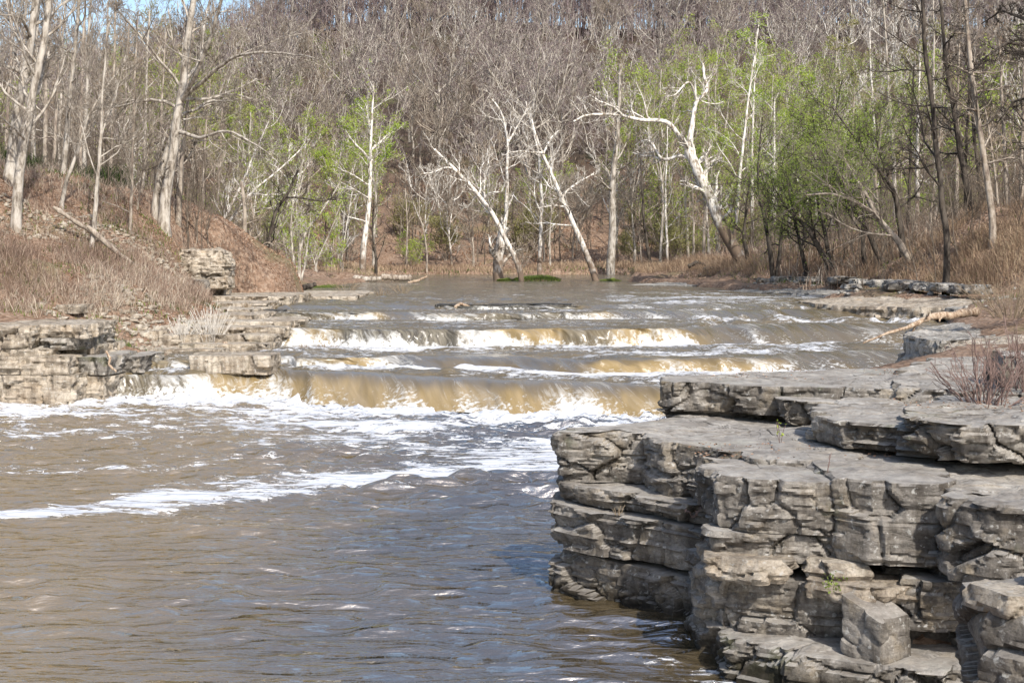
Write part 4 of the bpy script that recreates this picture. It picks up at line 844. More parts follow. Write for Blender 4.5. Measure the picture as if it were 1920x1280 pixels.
for i, (x, yb, yt, d, r0) in enumerate([(-30, 330, -60, 62, .25), (62, 315, -40, 66, .2), (85, 320, -90, 70, .24), (100, 320, 30, 63, .14), (160, 330, -60, 72, .2), (205, 352, -20, 70, .18), (228, 350, 40, 76, .16), (266, 365, 20, 72, .17), (298, 372, 60, 80, .16), (150, 335, -70, 85, .22), (40, 320, -90, 82, .25), (190, 330, 0, 95, .22), (245, 340, 20, 100, .22), (110, 320, -40, 100, .24), (10, 310, -60, 95, .25), (290, 350, 30, 105, .22), (330, 370, 70, 98, .18), (380, 395, 150, 92, .16), (405, 410, 170, 100, .18), (440, 420, 150, 105, .18), (-60, 300, -120, 75, .28)]):
    wh = ['beyond the left edge', 'left of the massive trunks', 'between the two massive trunks', 'just right of the massive trunks', 'behind the straight pale trunk', 'left of the double-trunked tree', 'right of the double-trunked tree', 'above the outcrop'][int(np.searchsorted([-10, 30, 75, 130, 200, 300, 370], x))]
    hero('tree', ('stout' if r0 >= .24 else 'slim' if r0 < .18 else 'medium') + (' brown' if i % 3 != 1 else ' grey') + ' bare trunk in the ' + ('near' if d < 74 else 'middle' if d < 90 else 'deep') + ' left wood, ' + wh, [([(x, yb + 12), (x + 4, (yb * 2 + yt) / 3), (x + 8, (yb + yt * 2) / 3), (x + 14, yt)], r0, .05)], d, ('tan', 'grey', 'tan')[i % 3], ('tw_grey', 'tw_purple', 'tw_tan')[i % 3], ('leaf_dull' if i in (12, 15, 16, 17, 19) else None), seed=60 + i, **{**bt, 'dens': (9, 5, 5, 4), 'group': 'trunks in the wood behind the left bank', 'rmin': .011, 'nleaf': 1500, 'leaf': .07})
# shore shrubs and white stems behind the outcrop
sh = dict(dens=(8, 5, 4, 3), rmin=.010, up=.12, wob=.22, t0=.25, cat='tree', lens=(.36, .5, .5, .5), lmax=(2.6, 1.6, 1.0, .7))
hero('sycamore_tree', 'white stem slanting right from behind the left outcrop, the farther-left of two', [([(405, 445), (425, 400), (450, 356), (472, 305), (495, 255), (505, 225)], .15, .03)], 74, 'syc', 'tw_syc', seed=90, group='white stems behind the left outcrop', **sh)
hero('sycamore_tree', 'long low-slanting white stem behind the left outcrop', [([(412, 445), (440, 400), (472, 360), (510, 330), (544, 300), (570, 275)], .14, .03), ([(470, 362), (500, 366), (535, 362)], .06, .02, 1), ([(430, 412), (450, 395), (480, 388), (520, 392)], .06, .02, -1)], 76, 'syc', 'tw_pale', 'leaf_lime', seed=91, nleaf=700, leaf=.05, group='white stems behind the left outcrop', **sh)
hero('tree', 'broken-barked pale tree nearest the outcrop on the rock shelf', [([(462, 522), (460, 480), (457, 440), (460, 400), (456, 360), (452, 340)], .17, .08), ([(462, 460), (475, 415), (470, 370)], .08, .03, 1), ([(466, 480), (500, 455), (530, 456), (548, 480)], .04, .02, 1)], 66, 'tan', 'tw_tan', seed=92, group='trees on the left rock shelf', **sh)
hero('tree', 'dark curving stem with an orange stripped lower trunk on the left rock shelf', [([(483, 535), (495, 480), (505, 440), (517, 394), (530, 376), (540, 364), (550, 340), (559, 319)], .16, .05), ([(535, 370), (560, 372), (600, 378), (650, 372)], .06, .02, 2)], 67, 'dark', 'tw_dark', seed=93, group='trees on the left rock shelf', **sh)
hero('tree', 'clump of pale upright stems at the water edge left of the log pile', [([(553, 524), (548, 470), (546, 420), (550, 360)], .14, .03), ([(560, 524), (562, 468), (575, 430), (596, 405), (620, 370), (640, 335)], .14, .03, 2), ([(548, 524), (538, 480), (528, 430), (520, 380)], .09, .02, -1), ([(565, 524), (575, 480), (580, 430), (586, 380)], .09, .02, 1)], 82, 'grey', 'tw_pale', 'leaf_lime', seed=94, nleaf=1500, leaf=.06, group='trees on the left rock shelf', **sh)
for i, (x, yb, yt, d, dxp, lf) in enumerate([(430, 470, 330, 78, 30, 'leaf_dull'), (500, 505, 380, 84, 40, None), (590, 505, 380, 95, 50, 'leaf_lime'), (620, 500, 400, 104, 10, 'leaf_lime'), (640, 495, 360, 108, 20, None), (520, 500, 330, 100, -10, 'leaf_dull'), (570, 500, 300, 106, 10, None), (470, 490, 300, 96, 15, 'leaf_dull')]):
    hero('tree', 'spindly tree in the tangle between the outcrop and the far bank', [([(x, yb), (x + dxp * .3, (2 * yb + yt) / 3), (x + dxp * .7, (yb + 2 * yt) / 3), (x + dxp, yt)], .09, .02), ([(x + 3, yb), (x + dxp * -.2, (2 * yb + yt) / 3), (x - dxp * .5, (yb + 2 * yt) / 3)], .07, .02, 2)], d, ('tan', 'syc', 'grey')[i % 3], ('tw_tan', 'tw_grey', 'tw_pale')[i % 3], lf, seed=100 + i, nleaf=1600, leaf=.065, group='tangle of spindly trees behind the left shelf', **sh)

# right bank
ar = dict(dens=(11, 6, 6, 5), rmin=.007, up=.05, wob=.2, t0=.3, cat='tree', group='dark leaning trees on the right bank', lens=(.55, .55, .6, .6), lmax=(5.0, 3.2, 2.0, 1.1))
heros = [
    ([([(1718, 514), (1705, 485), (1690, 459), (1668, 430), (1646, 407), (1620, 385), (1594, 372), (1565, 363), (1541, 363), (1510, 366)], .17, .03), ([(1646, 407), (1615, 350), (1590, 310), (1570, 270)], .09, .02, 2)], 63, 'low arching tree bowing left over the pavement, nearest stem with a pale cut foot', 'leaf_olive', 'tan'),
    ([([(1695, 500), (1688, 430), (1681, 372), (1665, 340), (1637, 306), (1615, 275), (1594, 245), (1560, 200)], .16, .03)], 66, 'dark stem arching left high above the low bowing tree', 'leaf_olive', 'dark'),
    ([([(1661, 506), (1645, 465), (1629, 429), (1610, 400), (1594, 385), (1570, 330), (1540, 260)], .14, .03)], 67, 'dark bent stem at the middle of the leaning clump', 'leaf_olive', 'dark'),
    ([([(1624, 514), (1618, 470), (1618, 394), (1622, 330), (1610, 240)], .12, .03)], 68, 'upright dark stem in the middle of the leaning clump', 'leaf_olive', 'dark'),
    ([([(1563, 516), (1550, 485), (1532, 459), (1520, 435), (1502, 416), (1475, 389), (1450, 350)], .17, .03), ([(1555, 500), (1552, 470), (1545, 430), (1532, 385), (1540, 300)], .12, .03, 1)], 70, 'curved dark stem bowing left above the row of blocks', 'leaf_olive', 'dark'),
    ([([(1513, 516), (1507, 480), (1497, 437), (1490, 400), (1470, 320)], .11, .03)], 72, 'single dark leaning stem left of the curved one', 'leaf_olive', 'dark'),
    ([([(1451, 524), (1444, 470), (1436, 416), (1425, 370), (1423, 306), (1430, 220)], .13, .03), ([(1456, 522), (1462, 480), (1466, 416), (1480, 370), (1500, 300)], .11, .03, 1)], 76, 'pair of dark stems in a narrow V at the left end of the clump', 'leaf_olive', 'dark'),
    ([([(1585, 505), (1575, 440), (1562, 380), (1540, 300), (1520, 200)], .12, .03)], 76, 'slim dark tree with an olive-leaved crown behind the leaning clump', 'leaf_olive', 'dark'),
    ([([(1405, 500), (1395, 450), (1400, 380), (1410, 320)], .12, .03)], 84, 'dark stem growing against the foot of the big leaning sycamore', 'leaf_lime', 'dark'),
    ([([(1500, 500), (1510, 420), (1530, 330), (1560, 230), (1580, 150)], .13, .03)], 80, 'tall slim tree with the highest olive crown on the right', 'leaf_olive', 'dark'),
    ([([(1640, 500), (1650, 420), (1640, 330), (1650, 250), (1670, 180)], .12, .03)], 74, 'slim tree with a thin green crown right of the leaning clump', 'leaf_olive', 'tan')]
for i, (tr, d, lab, lf, bk) in enumerate(heros):
    tr = [(a_[0], a_[1] * 1.5, *a_[2:]) for a_ in tr]
    hero('tree', lab, tr, d, bk, 'tw_dark' if i % 3 else 'tw_grey', lf, seed=120 + i, nleaf=4000, leaf=.042, spreadl=.2, **ar)
tl = dict(dens=(20, 7, 6, 4), rmin=.0065, up=.04, wob=.15, t0=.28, cat='tree', lens=(.22, .5, .55, .55), lmax=(3.5, 2, 1.2, .7), ang=1.2)
hero('tree', 'tall straight blackish trunk with short dead side branches, near the dry slope', [([(1773, 453), (1768, 410), (1760, 372), (1752, 290), (1747, 210), (1738, 130), (1731, 66), (1727, 0), (1722, -90), (1716, -180)], .17, .06)], 56, 'dark', 'tw_dark', seed=140, group='tall trunks at the right', **tl)
hero('tree', 'brown trunk with an olive-tinted edge at the right, on top of the dry slope', [([(1861, 398), (1852, 340), (1845, 290), (1839, 262), (1830, 200), (1821, 131), (1815, 60), (1812, 0), (1808, -90)], .19, .07)], 58, 'tan', 'tw_dark', seed=141, group='tall trunks at the right', **tl)
hero('tree', 'dark leaning trunk left of the brown one on the right slope', [([(1822, 398), (1812, 350), (1804, 306), (1793, 240), (1782, 175), (1772, 110), (1766, 40), (1760, -40)], .20, .06)], 63, 'dark', 'tw_dark', seed=142, group='tall trunks at the right', **tl)
hero('tree', 'large tree leaning in from the right edge with drooping dark limbs', [([(2000, 330), (1985, 230), (1965, 120), (1950, 0), (1940, -100)], .28, .10), ([(1968, 130), (1930, 85), (1890, 80), (1850, 105), (1820, 140)], .12, .02, -2), ([(1960, 80), (1920, 35), (1880, 20), (1840, 45)], .12, .02, 2), ([(1982, 200), (1940, 180), (1900, 190), (1870, 230)], .09, .02, 1)], 50, 'dark', 'tw_dark', seed=143, group='tall trunks at the right', **tl)
for i, (x, yb, yt, d, r0, bk, dxp) in enumerate([(1718, 440, 60, 88, .2, 'syc', 10), (1681, 440, -40, 92, .24, 'grey', -28), (1645, 470, 60, 98, .22, 'syc', -15), (1447, 480, 180, 98, .25, 'syc', 6), (1478, 480, 200, 100, .2, 'grey', 10), (1373, 470, 40, 104, .2, 'syc', 50), (1530, 480, 150, 100, .2, 'grey', 0), (1790, 420, 20, 85, .2, 'tan', 10), (1755, 430, -20, 95, .22, 'grey', -6), (1890, 385, 20, 72, .18, 'tan', -20), (1912, 390, 60, 66, .15, 'tan', 6), (1840, 400, 80, 80, .18, 'dark', -30), (1700, 440, 120, 78, .14, 'dark', 14), (1600, 480, 100, 92, .18, 'tan', 0), (1560, 480, 40, 105, .22, 'grey', 12), (1740, 450, 180, 74, .10, 'tan', 30), (1875, 400, 200, 62, .08, 'tan', -30), (1660, 480, 200, 80, .12, 'dark', -20), (1320, 485, 120, 112, .18, 'tan', 10), (1410, 485, 60, 112, .2, 'syc', 8), (1810, 420, 100, 74, .14, 'dark', 10), (1950, 380, -50, 70, .22, 'dark', -10), (1990, 380, -50, 60, .2, 'tan', 10)]):
    wh = ['right behind the big leaning sycamore', 'behind the left end of the green clump', 'behind the middle of the green clump', 'behind the right end of the green clump', 'left of the tall blackish trunk', 'right of the tall blackish trunk', 'by the brown slope trunk', 'at the right edge'][int(np.searchsorted([1350, 1480, 1580, 1670, 1745, 1815, 1885], x))]
    lab = ('stout ' if r0 >= .22 else 'slim ' if r0 < .15 else 'medium ') + {'syc': 'white', 'grey': 'pale grey', 'tan': 'brown', 'dark': 'dark'}[bk] + ' trunk ' + ('near' if d < 75 else 'farther back' if d < 95 else 'deep') + ' in the wood ' + wh
    hero('tree', lab, [([(x, yb + 15), (x + dxp * .3, (2 * yb + yt) / 3), (x + dxp * .6, (yb + 2 * yt) / 3), (x + dxp, yt)], r0, .04)], d, bk, {'syc': 'tw_pale', 'grey': 'tw_tan', 'tan': 'tw_tan', 'dark': 'tw_dark'}[bk], 'leaf_lime' if i in (3, 4, 5, 6, 19, 18) else 'leaf_dull' if i in (13, 14, 0) else None, seed=150 + i, nleaf=2200, leaf=.08, **{**tl, 'dens': (10, 6, 5, 4), 'ang': .8, 'rmin': .012, 'group': 'trunks in the wood on the right', 'lens': (.3, .5, .55, .55), 'lmax': (5, 2.6, 1.5, .9)})

# understory bushes at the hill foot (copied)
ub = []
for i, (tw_, lf, lab) in enumerate([('tw_tan', 'leaf_dull', 'low greenish bush at the foot of the wooded hill'), ('tw_tan', None, 'low bare tan bush at the foot of the wooded hill'), ('tw_grey', 'leaf_lime', 'bright green budding bush at the foot of the wooded hill')]):
    r = rg(300 + i); st = [(upstem(r.uniform(2.2, 4.0), r.normal(size=2) * .35, .12, 310 + i * 10 + q, 5), .035, .012) for q in range(7)]
    ub.append(tree_from('bush', st, r, M['tan'], M[tw_], M[lf] if lf else None, dens=(5, 4, 4, 3), nleaf=2600, leaf=.09, label=lab, cat='bush', group='bushes at the foot of the wooded hill', t0=.15, lens=(.5, .5, .5, .5), rmin=.014, spreadl=.22))
r = rg(301); ubu = [False] * 3
for i in range(90):
    y = r.uniform(124, 165) if i % 3 else r.uniform(104, 124); x = r.uniform(-.38, .40) * y
    if chan(np.array([x]), np.array([y]))[0] < 1.5: continue
    k = [0, 0, 1, 1, 2][r.integers(0, 5)]; o = ub[k] if not ubu[k] else copy_tree(ub[k]); ubu[k] = True
    s = r.uniform(.6, 1.3); o.location = (x, y, float(terr(np.array([x]), np.array([y]))[0]) - .05); o.rotation_euler = (0, 0, r.uniform(0, 6)); o.scale = (s, s, s)
    px = 960 + x / y * F; o['label'] = ('small ' if s < .8 else 'large ' if s > 1.1 else '') + ('greenish', 'bare tan', 'bright green budding')[k] + ' bush ' + ('on the far bank' if y < 124 else 'at the foot of the hill' if y < 142 else 'low on the hill') + ', ' + ['at the far left', 'behind the double-trunked tree', 'behind the left shelf', 'by the broad forking sycamore', 'behind the midstream sycamores', 'by the big leaning sycamore', 'behind the green clump', 'at the far right'][int(np.searchsorted([200, 400, 600, 800, 1130, 1400, 1680], px))]

# ------------------------------------------------------------------ grass, brush, litter
def blades(name, xy, z, h, wd, mat, label, seed, lean=.5, cat=None, hue=(0, 1), wind=(0, 0)):
    r = rg(seed); n = len(xy); hh = h * r.uniform(.35, 1.25, n); a = r.uniform(0, 2 * np.pi, n)
    d = np.stack([np.cos(a), np.sin(a)], 1) * (hh * lean * r.uniform(.1, 1.2, n))[:, None] + np.array(wind)[None] * hh[:, None]
    b_ = r.uniform(0, 2 * np.pi, n); side = np.stack([np.cos(b_), np.sin(b_)], 1) * (wd * r.uniform(.6, 1.3, n))[:, None]
    base = np.column_stack([xy, z - .03]); mid = base + np.column_stack([d * .35, hh * .62]); tip = base + np.column_stack([d, hh * (1 - .12 * lean)])
    s3 = np.column_stack([side, np.zeros(n)])
    V = np.stack([base - s3, base + s3, mid - s3 * .8, mid + s3 * .8, tip], 1).reshape(-1, 3); i = np.arange(n)[:, None] * 5
    Q = i + np.array([[0, 1, 3, 2]]); T = i + np.array([[2, 3, 4]])
    hu = np.repeat(np.clip(r.uniform(hue[0], hue[1], n) + .5 * fbm(xy[:, 0] / 2.5, xy[:, 1] / 2.5, o=3, seed=seed) + .0, 0, 1), 5)
    me = mesh(name, V, Q, T, mat=M[mat], attrs={'hue': hu}, smooth=False)
    o = obj(name, me); o['kind'] = 'stuff'
    if label: o['label'] = label
    if cat: o['category'] = cat
    return o
def scat(n, x0, x1, y0, y1, seed, cond=None, clump=0.0, cs=1.6):
    r = rg(seed); xy = np.column_stack([r.uniform(x0, x1, n), r.uniform(y0, y1, n)])
    m = chan(xy[:, 0], xy[:, 1]) > .35
    if clump: m &= fbm(xy[:, 0] / cs, xy[:, 1] / cs, o=3, seed=seed + 1) + r.uniform(-.25, .25, n) > clump
    if cond is not None: m &= cond(xy[:, 0], xy[:, 1])
    xy = xy[m]; return xy, terr(xy[:, 0], xy[:, 1])
pxof = lambda x, y: 960 + x / y * F
pyof = lambda x, y, z: YH + (CH - z) / y * F
# left slope
xy, z = scat(150000, -26, -8, 38.5, 62, 401, lambda x, y: (y > 40.2 + 0 * x) & (chan(x, y) > 1.6) & (x < -8.6 - 0.12 * (y - 40) * 0), clump=-.12)
zs_ = terr(xy[:, 0], xy[:, 1], False); sel = (zs_ > 2.05) & (rg(9).random(len(zs_)) < np.where(zs_ > 3.9, .28, .8))
xy, z = xy[sel], z[sel]
blades('dry_brush', xy, z, .55, .008, 'brush', 'reddish brown dry brush matted over the lower left slope', 402, .9, 'brush')
xy, z = scat(26000, -26, -8, 40, 58, 403, lambda x, y: chan(x, y) > 1.0, clump=.16, cs=1.0)
blades('green_weeds', xy, z, .22, .012, 'green', 'green weeds in small patches on the left slope', 404, .8, 'weeds')
xy, z = scat(90000, -30, -7, 44, 70, 405, clump=-.2)
blades('fallen_leaves', xy, z, .07, .035, 'litter', 'orange brown leaf litter over the left slope', 406, 1.6, 'leaves')
xy, z = scat(7000, -24, -17, 62, 68, 407, clump=.05)
blades('evergreen_undergrowth', xy, z, 1.2, .018, 'green', 'dark green undergrowth under the trees at the far left', 408, .8, 'undergrowth', hue=(-.6, .35))
# far bank grass
xy, z = scat(70000, -34, 26, 99, 131, 409, lambda x, y: chan(x, y) > .5)
blades('tall_dry_grass', xy, z, .5, .02, 'straw', 'band of dull straw-coloured grass along the far bank', 410, .6, 'grass', hue=(-.35, .6))
xy, z = scat(14000, -34, 20, 99, 130, 411, lambda x, y: (chan(x, y) > .3) & (chan(x, y) < 2.2))
blades('bank_grass', xy, z, .3, .03, 'green', 'green grass edging the far bank', 412, .8, 'grass')
xy, z = scat(26000, -60, 75, 128, 190, 413, clump=.05, cs=4)
blades('hill_leaves', xy, z, .35, .07, 'litter', 'rusty fallen leaves and stalks over the wooded hill', 414, 1.2, 'leaves')
# right bank
xy, z = scat(170000, 8, 34, 40, 100, 415, lambda x, y: (chan(x, y) > .7) & (terr(x, y, False) > 2.5), clump=-.3)
blades('dry_grass', xy, z, .62, .010, 'straw', 'tall pinkish tan dry grass on the right slope', 416, .8, 'grass', hue=(-.45, .6), wind=(-.25, -.15))
xy, z = scat(20000, 8, 30, 38, 90, 417, lambda x, y: (chan(x, y) > 1.4) & (terr(x, y, False) > 2.2), clump=.2, cs=1.4)
blades('green_weeds', xy, z, .25, .014, 'green', 'green weeds between the dry grass and the rocks on the right', 418, .8, 'weeds')
xy, z = scat(36000, 14, 50, 66, 135, 419, lambda x, y: chan(x, y) > 2, clump=-.2)
blades('woodland_brush', xy, z, 1.1, .02, 'brush', 'brown brush under the trees on the right', 420, .7, 'brush')
xy, z = scat(90000, 12, 30, 36, 60, 421, lambda x, y: (chan(x, y) > .7) & (terr(x, y, False) > 2.5), clump=-.35)
blades('dry_grass', xy, z, .6, .009, 'straw', 'fine pinkish dry grass on the nearest part of the right slope', 422, .8, 'grass', hue=(-.4, .65), wind=(-.25, -.15))

# saplings and brushwood filling the hillside between the trees: a mass nobody could count
r = rg(430); n = 1500; yy = 132 + (290 - 132) * r.random(n) ** .9; xx = r.uniform(-.385, .40, n) * yy; zz_ = terr(xx, yy)
hs = r.uniform(3.5, 9, n); t5 = np.linspace(0, 1, 5)
ln_ = r.normal(size=(n, 2)) * .06
stp_ = np.stack([xx[:, None] + ln_[:, :1] * hs[:, None] * t5 + r.normal(size=(n, 5)) * .12, yy[:, None] + ln_[:, 1:] * hs[:, None] * t5 + r.normal(size=(n, 5)) * .12, zz_[:, None] - .2 + hs[:, None] * t5], -1)
sr = (.02 + .006 * hs)[:, None] * np.linspace(1, .3, 5)[None]
b1_, rb1 = spawn(r, stp_, sr, 7, .2, 1, .75, .38, 4, .12, .16, .6, .016)
b2_, rb2 = spawn(r, b1_, rb1, 6, .15, 1, .6, .55, 3, .1, .16, .7, .013)
V, Q = join([tubes(stp_, sr, 4), tubes(b1_, rb1, 3), tubes(b2_, rb2, 3)])
o = obj('brushwood', mesh('brushwood', V, Q, mat=M['tw_brush'])); tag(o, 'tangle of thin saplings and brushwood between the hillside trees', 'brushwood', kind='stuff')
r = rg(432); n = 1500; yy = r.uniform(282, 312, n); xx = r.uniform(-.40, .42, n) * yy; zz_ = terr(xx, yy); hs = r.uniform(9, 16, n); ln_ = r.normal(size=(n, 2)) * .04
stp_ = np.stack([xx[:, None] + ln_[:, :1] * hs[:, None] * t5 + r.normal(size=(n, 5)) * .2, yy[:, None] + ln_[:, 1:] * hs[:, None] * t5, zz_[:, None] - .2 + hs[:, None] * t5], -1)
sr = (.012 * hs)[:, None] * np.linspace(1, .3, 5)[None]
b1_, rb1 = spawn(r, stp_, sr, 11, .12, 1, .7, .36, 4, .14, .16, .6, .03); b2_, rb2 = spawn(r, b1_, rb1, 7, .15, 1, .6, .55, 3, .1, .16, .7, .022)
V, Q = join([tubes(stp_, sr, 4), tubes(b1_, rb1, 3), tubes(b2_, rb2, 3)])
o = obj('ridge_woods', mesh('ridge_woods', V, Q, mat=M['tw_purple'])); tag(o, 'mass of bare treetops closing the ridge of the hill', 'woods', kind='stuff')
# the same kind of thicket behind both banks
r = rg(431); n = 800; yy = r.uniform(58, 122, n); sd_ = r.random(n) < .5
xx = np.where(sd_, -yy * r.uniform(.13, .38, n), yy * r.uniform(.17, .40, n)); m = chan(xx, yy) > 3; xx, yy = xx[m], yy[m]; n = len(xx); zz_ = terr(xx, yy)
hs = r.uniform(1.5, 5, n); ln_ = r.normal(size=(n, 2)) * .12
stp_ = np.stack([xx[:, None] + ln_[:, :1] * hs[:, None] * t5 + r.normal(size=(n, 5)) * .06, yy[:, None] + ln_[:, 1:] * hs[:, None] * t5 + r.normal(size=(n, 5)) * .06, zz_[:, None] - .2 + hs[:, None] * t5], -1)
sr = (.008 + .006 * hs)[:, None] * np.linspace(1, .3, 5)[None]
b1_, rb1 = spawn(r, stp_, sr, 8, .15, 1, .75, .42, 4, .1, .18, .6, .008)
b2_, rb2 = spawn(r, b1_, rb1, 7, .15, 1, .6, .55, 3, .1, .18, .7, .006)
V, Q = join([tubes(stp_, sr, 4), tubes(b1_, rb1, 3), tubes(b2_, rb2, 3)])
o = obj('thicket', mesh('thicket', V, Q, mat=M['tw_brush'])); tag(o, 'thicket of thin bare saplings behind both river banks', 'thicket', kind='stuff')

# ------------------------------------------------------------------ rubble on the left slope
def rubble(name, xy, z, smin, smax, mat, label, seed):
    r = rg(seed); n = len(xy)
    ph = np.array([[0, 0, 1], [0, 0, -1]] + [[math.cos(a), math.sin(a), h] for h in (.5, -.45) for a in np.arange(6) * math.pi / 3 + (h > 0) * .5], float)
    ph /= np.linalg.norm(ph, axis=1)[:, None]
    s = (smin + (smax - smin) * r.random(n) ** 3)[:, None, None] * r.uniform(.6, 1.3, (n, 1, 3)) * np.array([1, 1, .55]) * r.uniform(.75, 1.25, (n, 14, 1))
    V = ph[None] * s; a = r.uniform(0, 6.28, n); c, s_ = np.cos(a)[:, None], np.sin(a)[:, None]
    V = np.stack([V[..., 0] * c - V[..., 1] * s_, V[..., 0] * s_ + V[..., 1] * c, V[..., 2]], -1) + np.column_stack([xy, z])[:, None]
    T = []
    for k in range(6):
        k2 = (k + 1) % 6; T += [(0, 2 + k, 2 + k2), (1, 8 + k2, 8 + k), (2 + k, 8 + k, 8 + k2), (2 + k, 8 + k2, 2 + k2)]
    T = (np.array(T)[None] + (np.arange(n) * 14)[:, None, None]).reshape(-1, 3)
    o = obj(name, mesh(name, V, None, T, mat=M[mat], smooth=False)); tag(o, label, 'stones', kind='stuff')
xy, z = scat(2600, -13.5, -8.4, 40.5, 47, 440, clump=-.15, cs=1.0); rubble('rubble', xy, z + .02, .02, .16, 'rock_pale', 'pale broken stones filling the gully between the ledges', 441)
a_, b_ = P(60, 430, 50), P(400, 545, 56)
xy, z = scat(9000, -18, -9.5, 44, 58, 442, lambda x, y: np.abs((x - a_[0]) - (y - a_[1]) * (b_[0] - a_[0]) / (b_[1] - a_[1])) < 1.3 + 1.0 * fbm(x, y, o=3, seed=4), clump=.0); rubble('scree', xy, z + .02, .02, .15, 'rock_pale', 'streak of grey scree running down the left slope', 443)
xy, z = scat(1500, 10, 20, 44, 75, 444, lambda x, y: chan(x, y) < 4); rubble('rubble', xy, z + .03, .02, .18, 'rock_flat', 'loose stones on the right pavement', 445)

# ------------------------------------------------------------------ logs, driftwood, tussocks, bushes
def log(name, label, pts, r0, r1, mat, seed, stubs=3, cat='log', group=None, wob=.06):
    r = rg(seed); p = resample(np.array(pts, float), 24); c = p[0].copy(); p = p - c
    p[1:-1] += np.cumsum(r.normal(size=(22, 3)) * wob * .15, 0) * np.sin(np.linspace(0, np.pi, 24))[1:-1, None]
    rad = np.linspace(r0, r1, 24) * (1 + .15 * r.normal(size=24)); rad[0] *= .6
    root = empty(name, c); tag(root, label, cat, group)
    V, Q = tubes(p[None], np.abs(rad)[None], 9)
    me = mesh('trunk', V, Q, mat=M[mat]); obj('trunk', me, root)
    if stubs:
        a, ra = spawn(r, p[None], np.abs(rad)[None], stubs, .3, .95, .9, .18, 5, .02, .3, .5, .012); V, Q = tubes(a, ra, 5); 
        for q in range(stubs):
            v, qq = tubes(a[q:q + 1], ra[q:q + 1], 6); obj('branch', mesh('branch', v, qq, mat=M[mat]), root)
    return root
log('driftwood_log', 'long barkless driftwood branch slanting from the right rocks down to the water', [P(1835, 583, 37), P(1780, 598, 36), P(1725, 612, 35.5), P(1680, 624, 35.3), P(1640, 634, 35.2), P(1618, 643, 35.2)], .13, .02, 'drift', 1, 4, wob=.35)
log('log', 'short sawn-looking log lying on the left rock shelf', [P(430, 650, 43), P(405, 655, 42.8), P(382, 660, 42.6)], .17, .17, 'drift', 2, 0, wob=.01)
log('log', 'thin pale log beside the short thick one on the left shelf', [P(372, 656, 42.8), P(350, 659, 42.7), P(326, 661, 42.6)], .07, .06, 'drift', 3, 0)
log('log', 'fallen grey log lying down the leafy left slope', [P(100, 388, 50.0), P(140, 415, 50), P(190, 448, 51), P(250, 480, 52), P(330, 520, 53.5)], .085, .04, 'tan', 4, 4)
log('log', 'darker fallen log lower on the scree of the left slope', [P(165, 425, 49.8), P(215, 470, 50), P(270, 505, 51), P(355, 548, 53)], .10, .05, 'tan', 5, 4)
log('log', 'thick log with a dark end in the log pile left of the upper river', [P(772, 521, 94), P(740, 521, 94), P(716, 519, 94)], .22, .20, 'tan', 6, 1)
log('log', 'orange stripped log slanting up at the right end of the log pile', [P(765, 531, 92), P(785, 524, 92), P(802, 518, 92)], .12, .06, 'drift', 7, 0)
log('log', 'grey bleached log at the left end of the log pile', [P(662, 521, 94), P(690, 524, 94), P(715, 522, 94)], .20, .14, 'grey', 8, 2)
log('log', 'thin white log lying on the far bank behind the log pile', [P(480, 515, 92), P(540, 519, 92), P(610, 521, 92)], .13, .09, 'syc', 9, 2)
log('log', 'dark sunken log among the roots on the left shelf', [P(530, 545, 72), P(560, 540, 72), P(590, 533, 73)], .22, .12, 'dark', 10, 3)
log('driftwood_branch', 'small forked driftwood stranded on the wet ledge in midstream', [P(852, 577, 53.6), P(866, 568, 53.6), P(880, 575, 53.6)], .07, .04, 'drift', 11, 2, cat='driftwood')
log('driftwood_branch', 'broken stick hanging in the left ledge beside the small spill of water', [P(199, 658, 37.6), P(206, 672, 37.5), P(204, 683, 37.4), P(218, 697, 37.3)], .035, .025, 'drift', 12, 1, cat='driftwood')
r = rg(20)
for i, (x, y, d) in enumerate([(1290, 500, 92), (1320, 505, 90), (1350, 508, 88), (1265, 512, 94), (1310, 518, 90), (1375, 512, 84)]):
    log('log', ['dark dead branch arching over the undercut right bank', 'twisted root-like limb over the water of the right bank', 'short dark log under the leaning sycamore foot', 'farthest dead limb on the undercut bank', 'brown log lying at the waterline of the undercut bank', 'dark forked limb beside the sycamore foot'][i], [P(x, y, d), P(x + 18, y - 8 + 6 * (i % 2), d), P(x + 42, y + 3, d)], .14, .05, 'dark', 30 + i, 3, group='dead limbs on the undercut right bank')
def tussock(x0, x1, ytop, ybot, d, label, seed, h=.22):
    c = P((x0 + x1) / 2, ybot, d); w2 = (x1 - x0) / 2 / F * d; hz = (ybot - ytop) / F * d
    u = np.linspace(0, 2 * np.pi, 40, endpoint=False); t = np.linspace(0, 1, 10)[:, None]
    rr_ = np.cos(t * np.pi / 2) ** .5 * (1 + .15 * fbm(np.cos(u) * 1.5, np.sin(u) * 1.5, seed * 1.0, 3, seed))[None]
    V = np.stack([w2 * rr_ * np.cos(u), w2 * .6 * rr_ * np.sin(u), (t * hz * .75 - .15) + 0 * u[None]], -1)
    root = empty('grass_tussock', c); tag(root, label, 'grass tussock', 'green tussocks in the upper river')
    obj('soil', mesh('soil', V, gridq(10, 40, True), mat=M['ground']), root)
    r = rg(seed); n = 2600; a = r.uniform(0, 6.28, n); q = np.sqrt(r.random(n)); xy = np.column_stack([w2 * q * np.cos(a), w2 * .6 * q * np.sin(a)])
    o = blades('grass', xy, hz * .75 * np.sqrt(1 - q ** 2 * .95) - .1, h, .014, 'green', None, seed, .9, hue=(.3, 1)); o.parent = root; o['kind'] = 'stuff'
tussock(958, 1052, 513, 528, 97.5, 'largest bright green tussock between the white sycamores in the upper river', 50)
tussock(1122, 1162, 521, 530, 97, 'low green tussock at the foot of the right leaning white sycamore', 51)
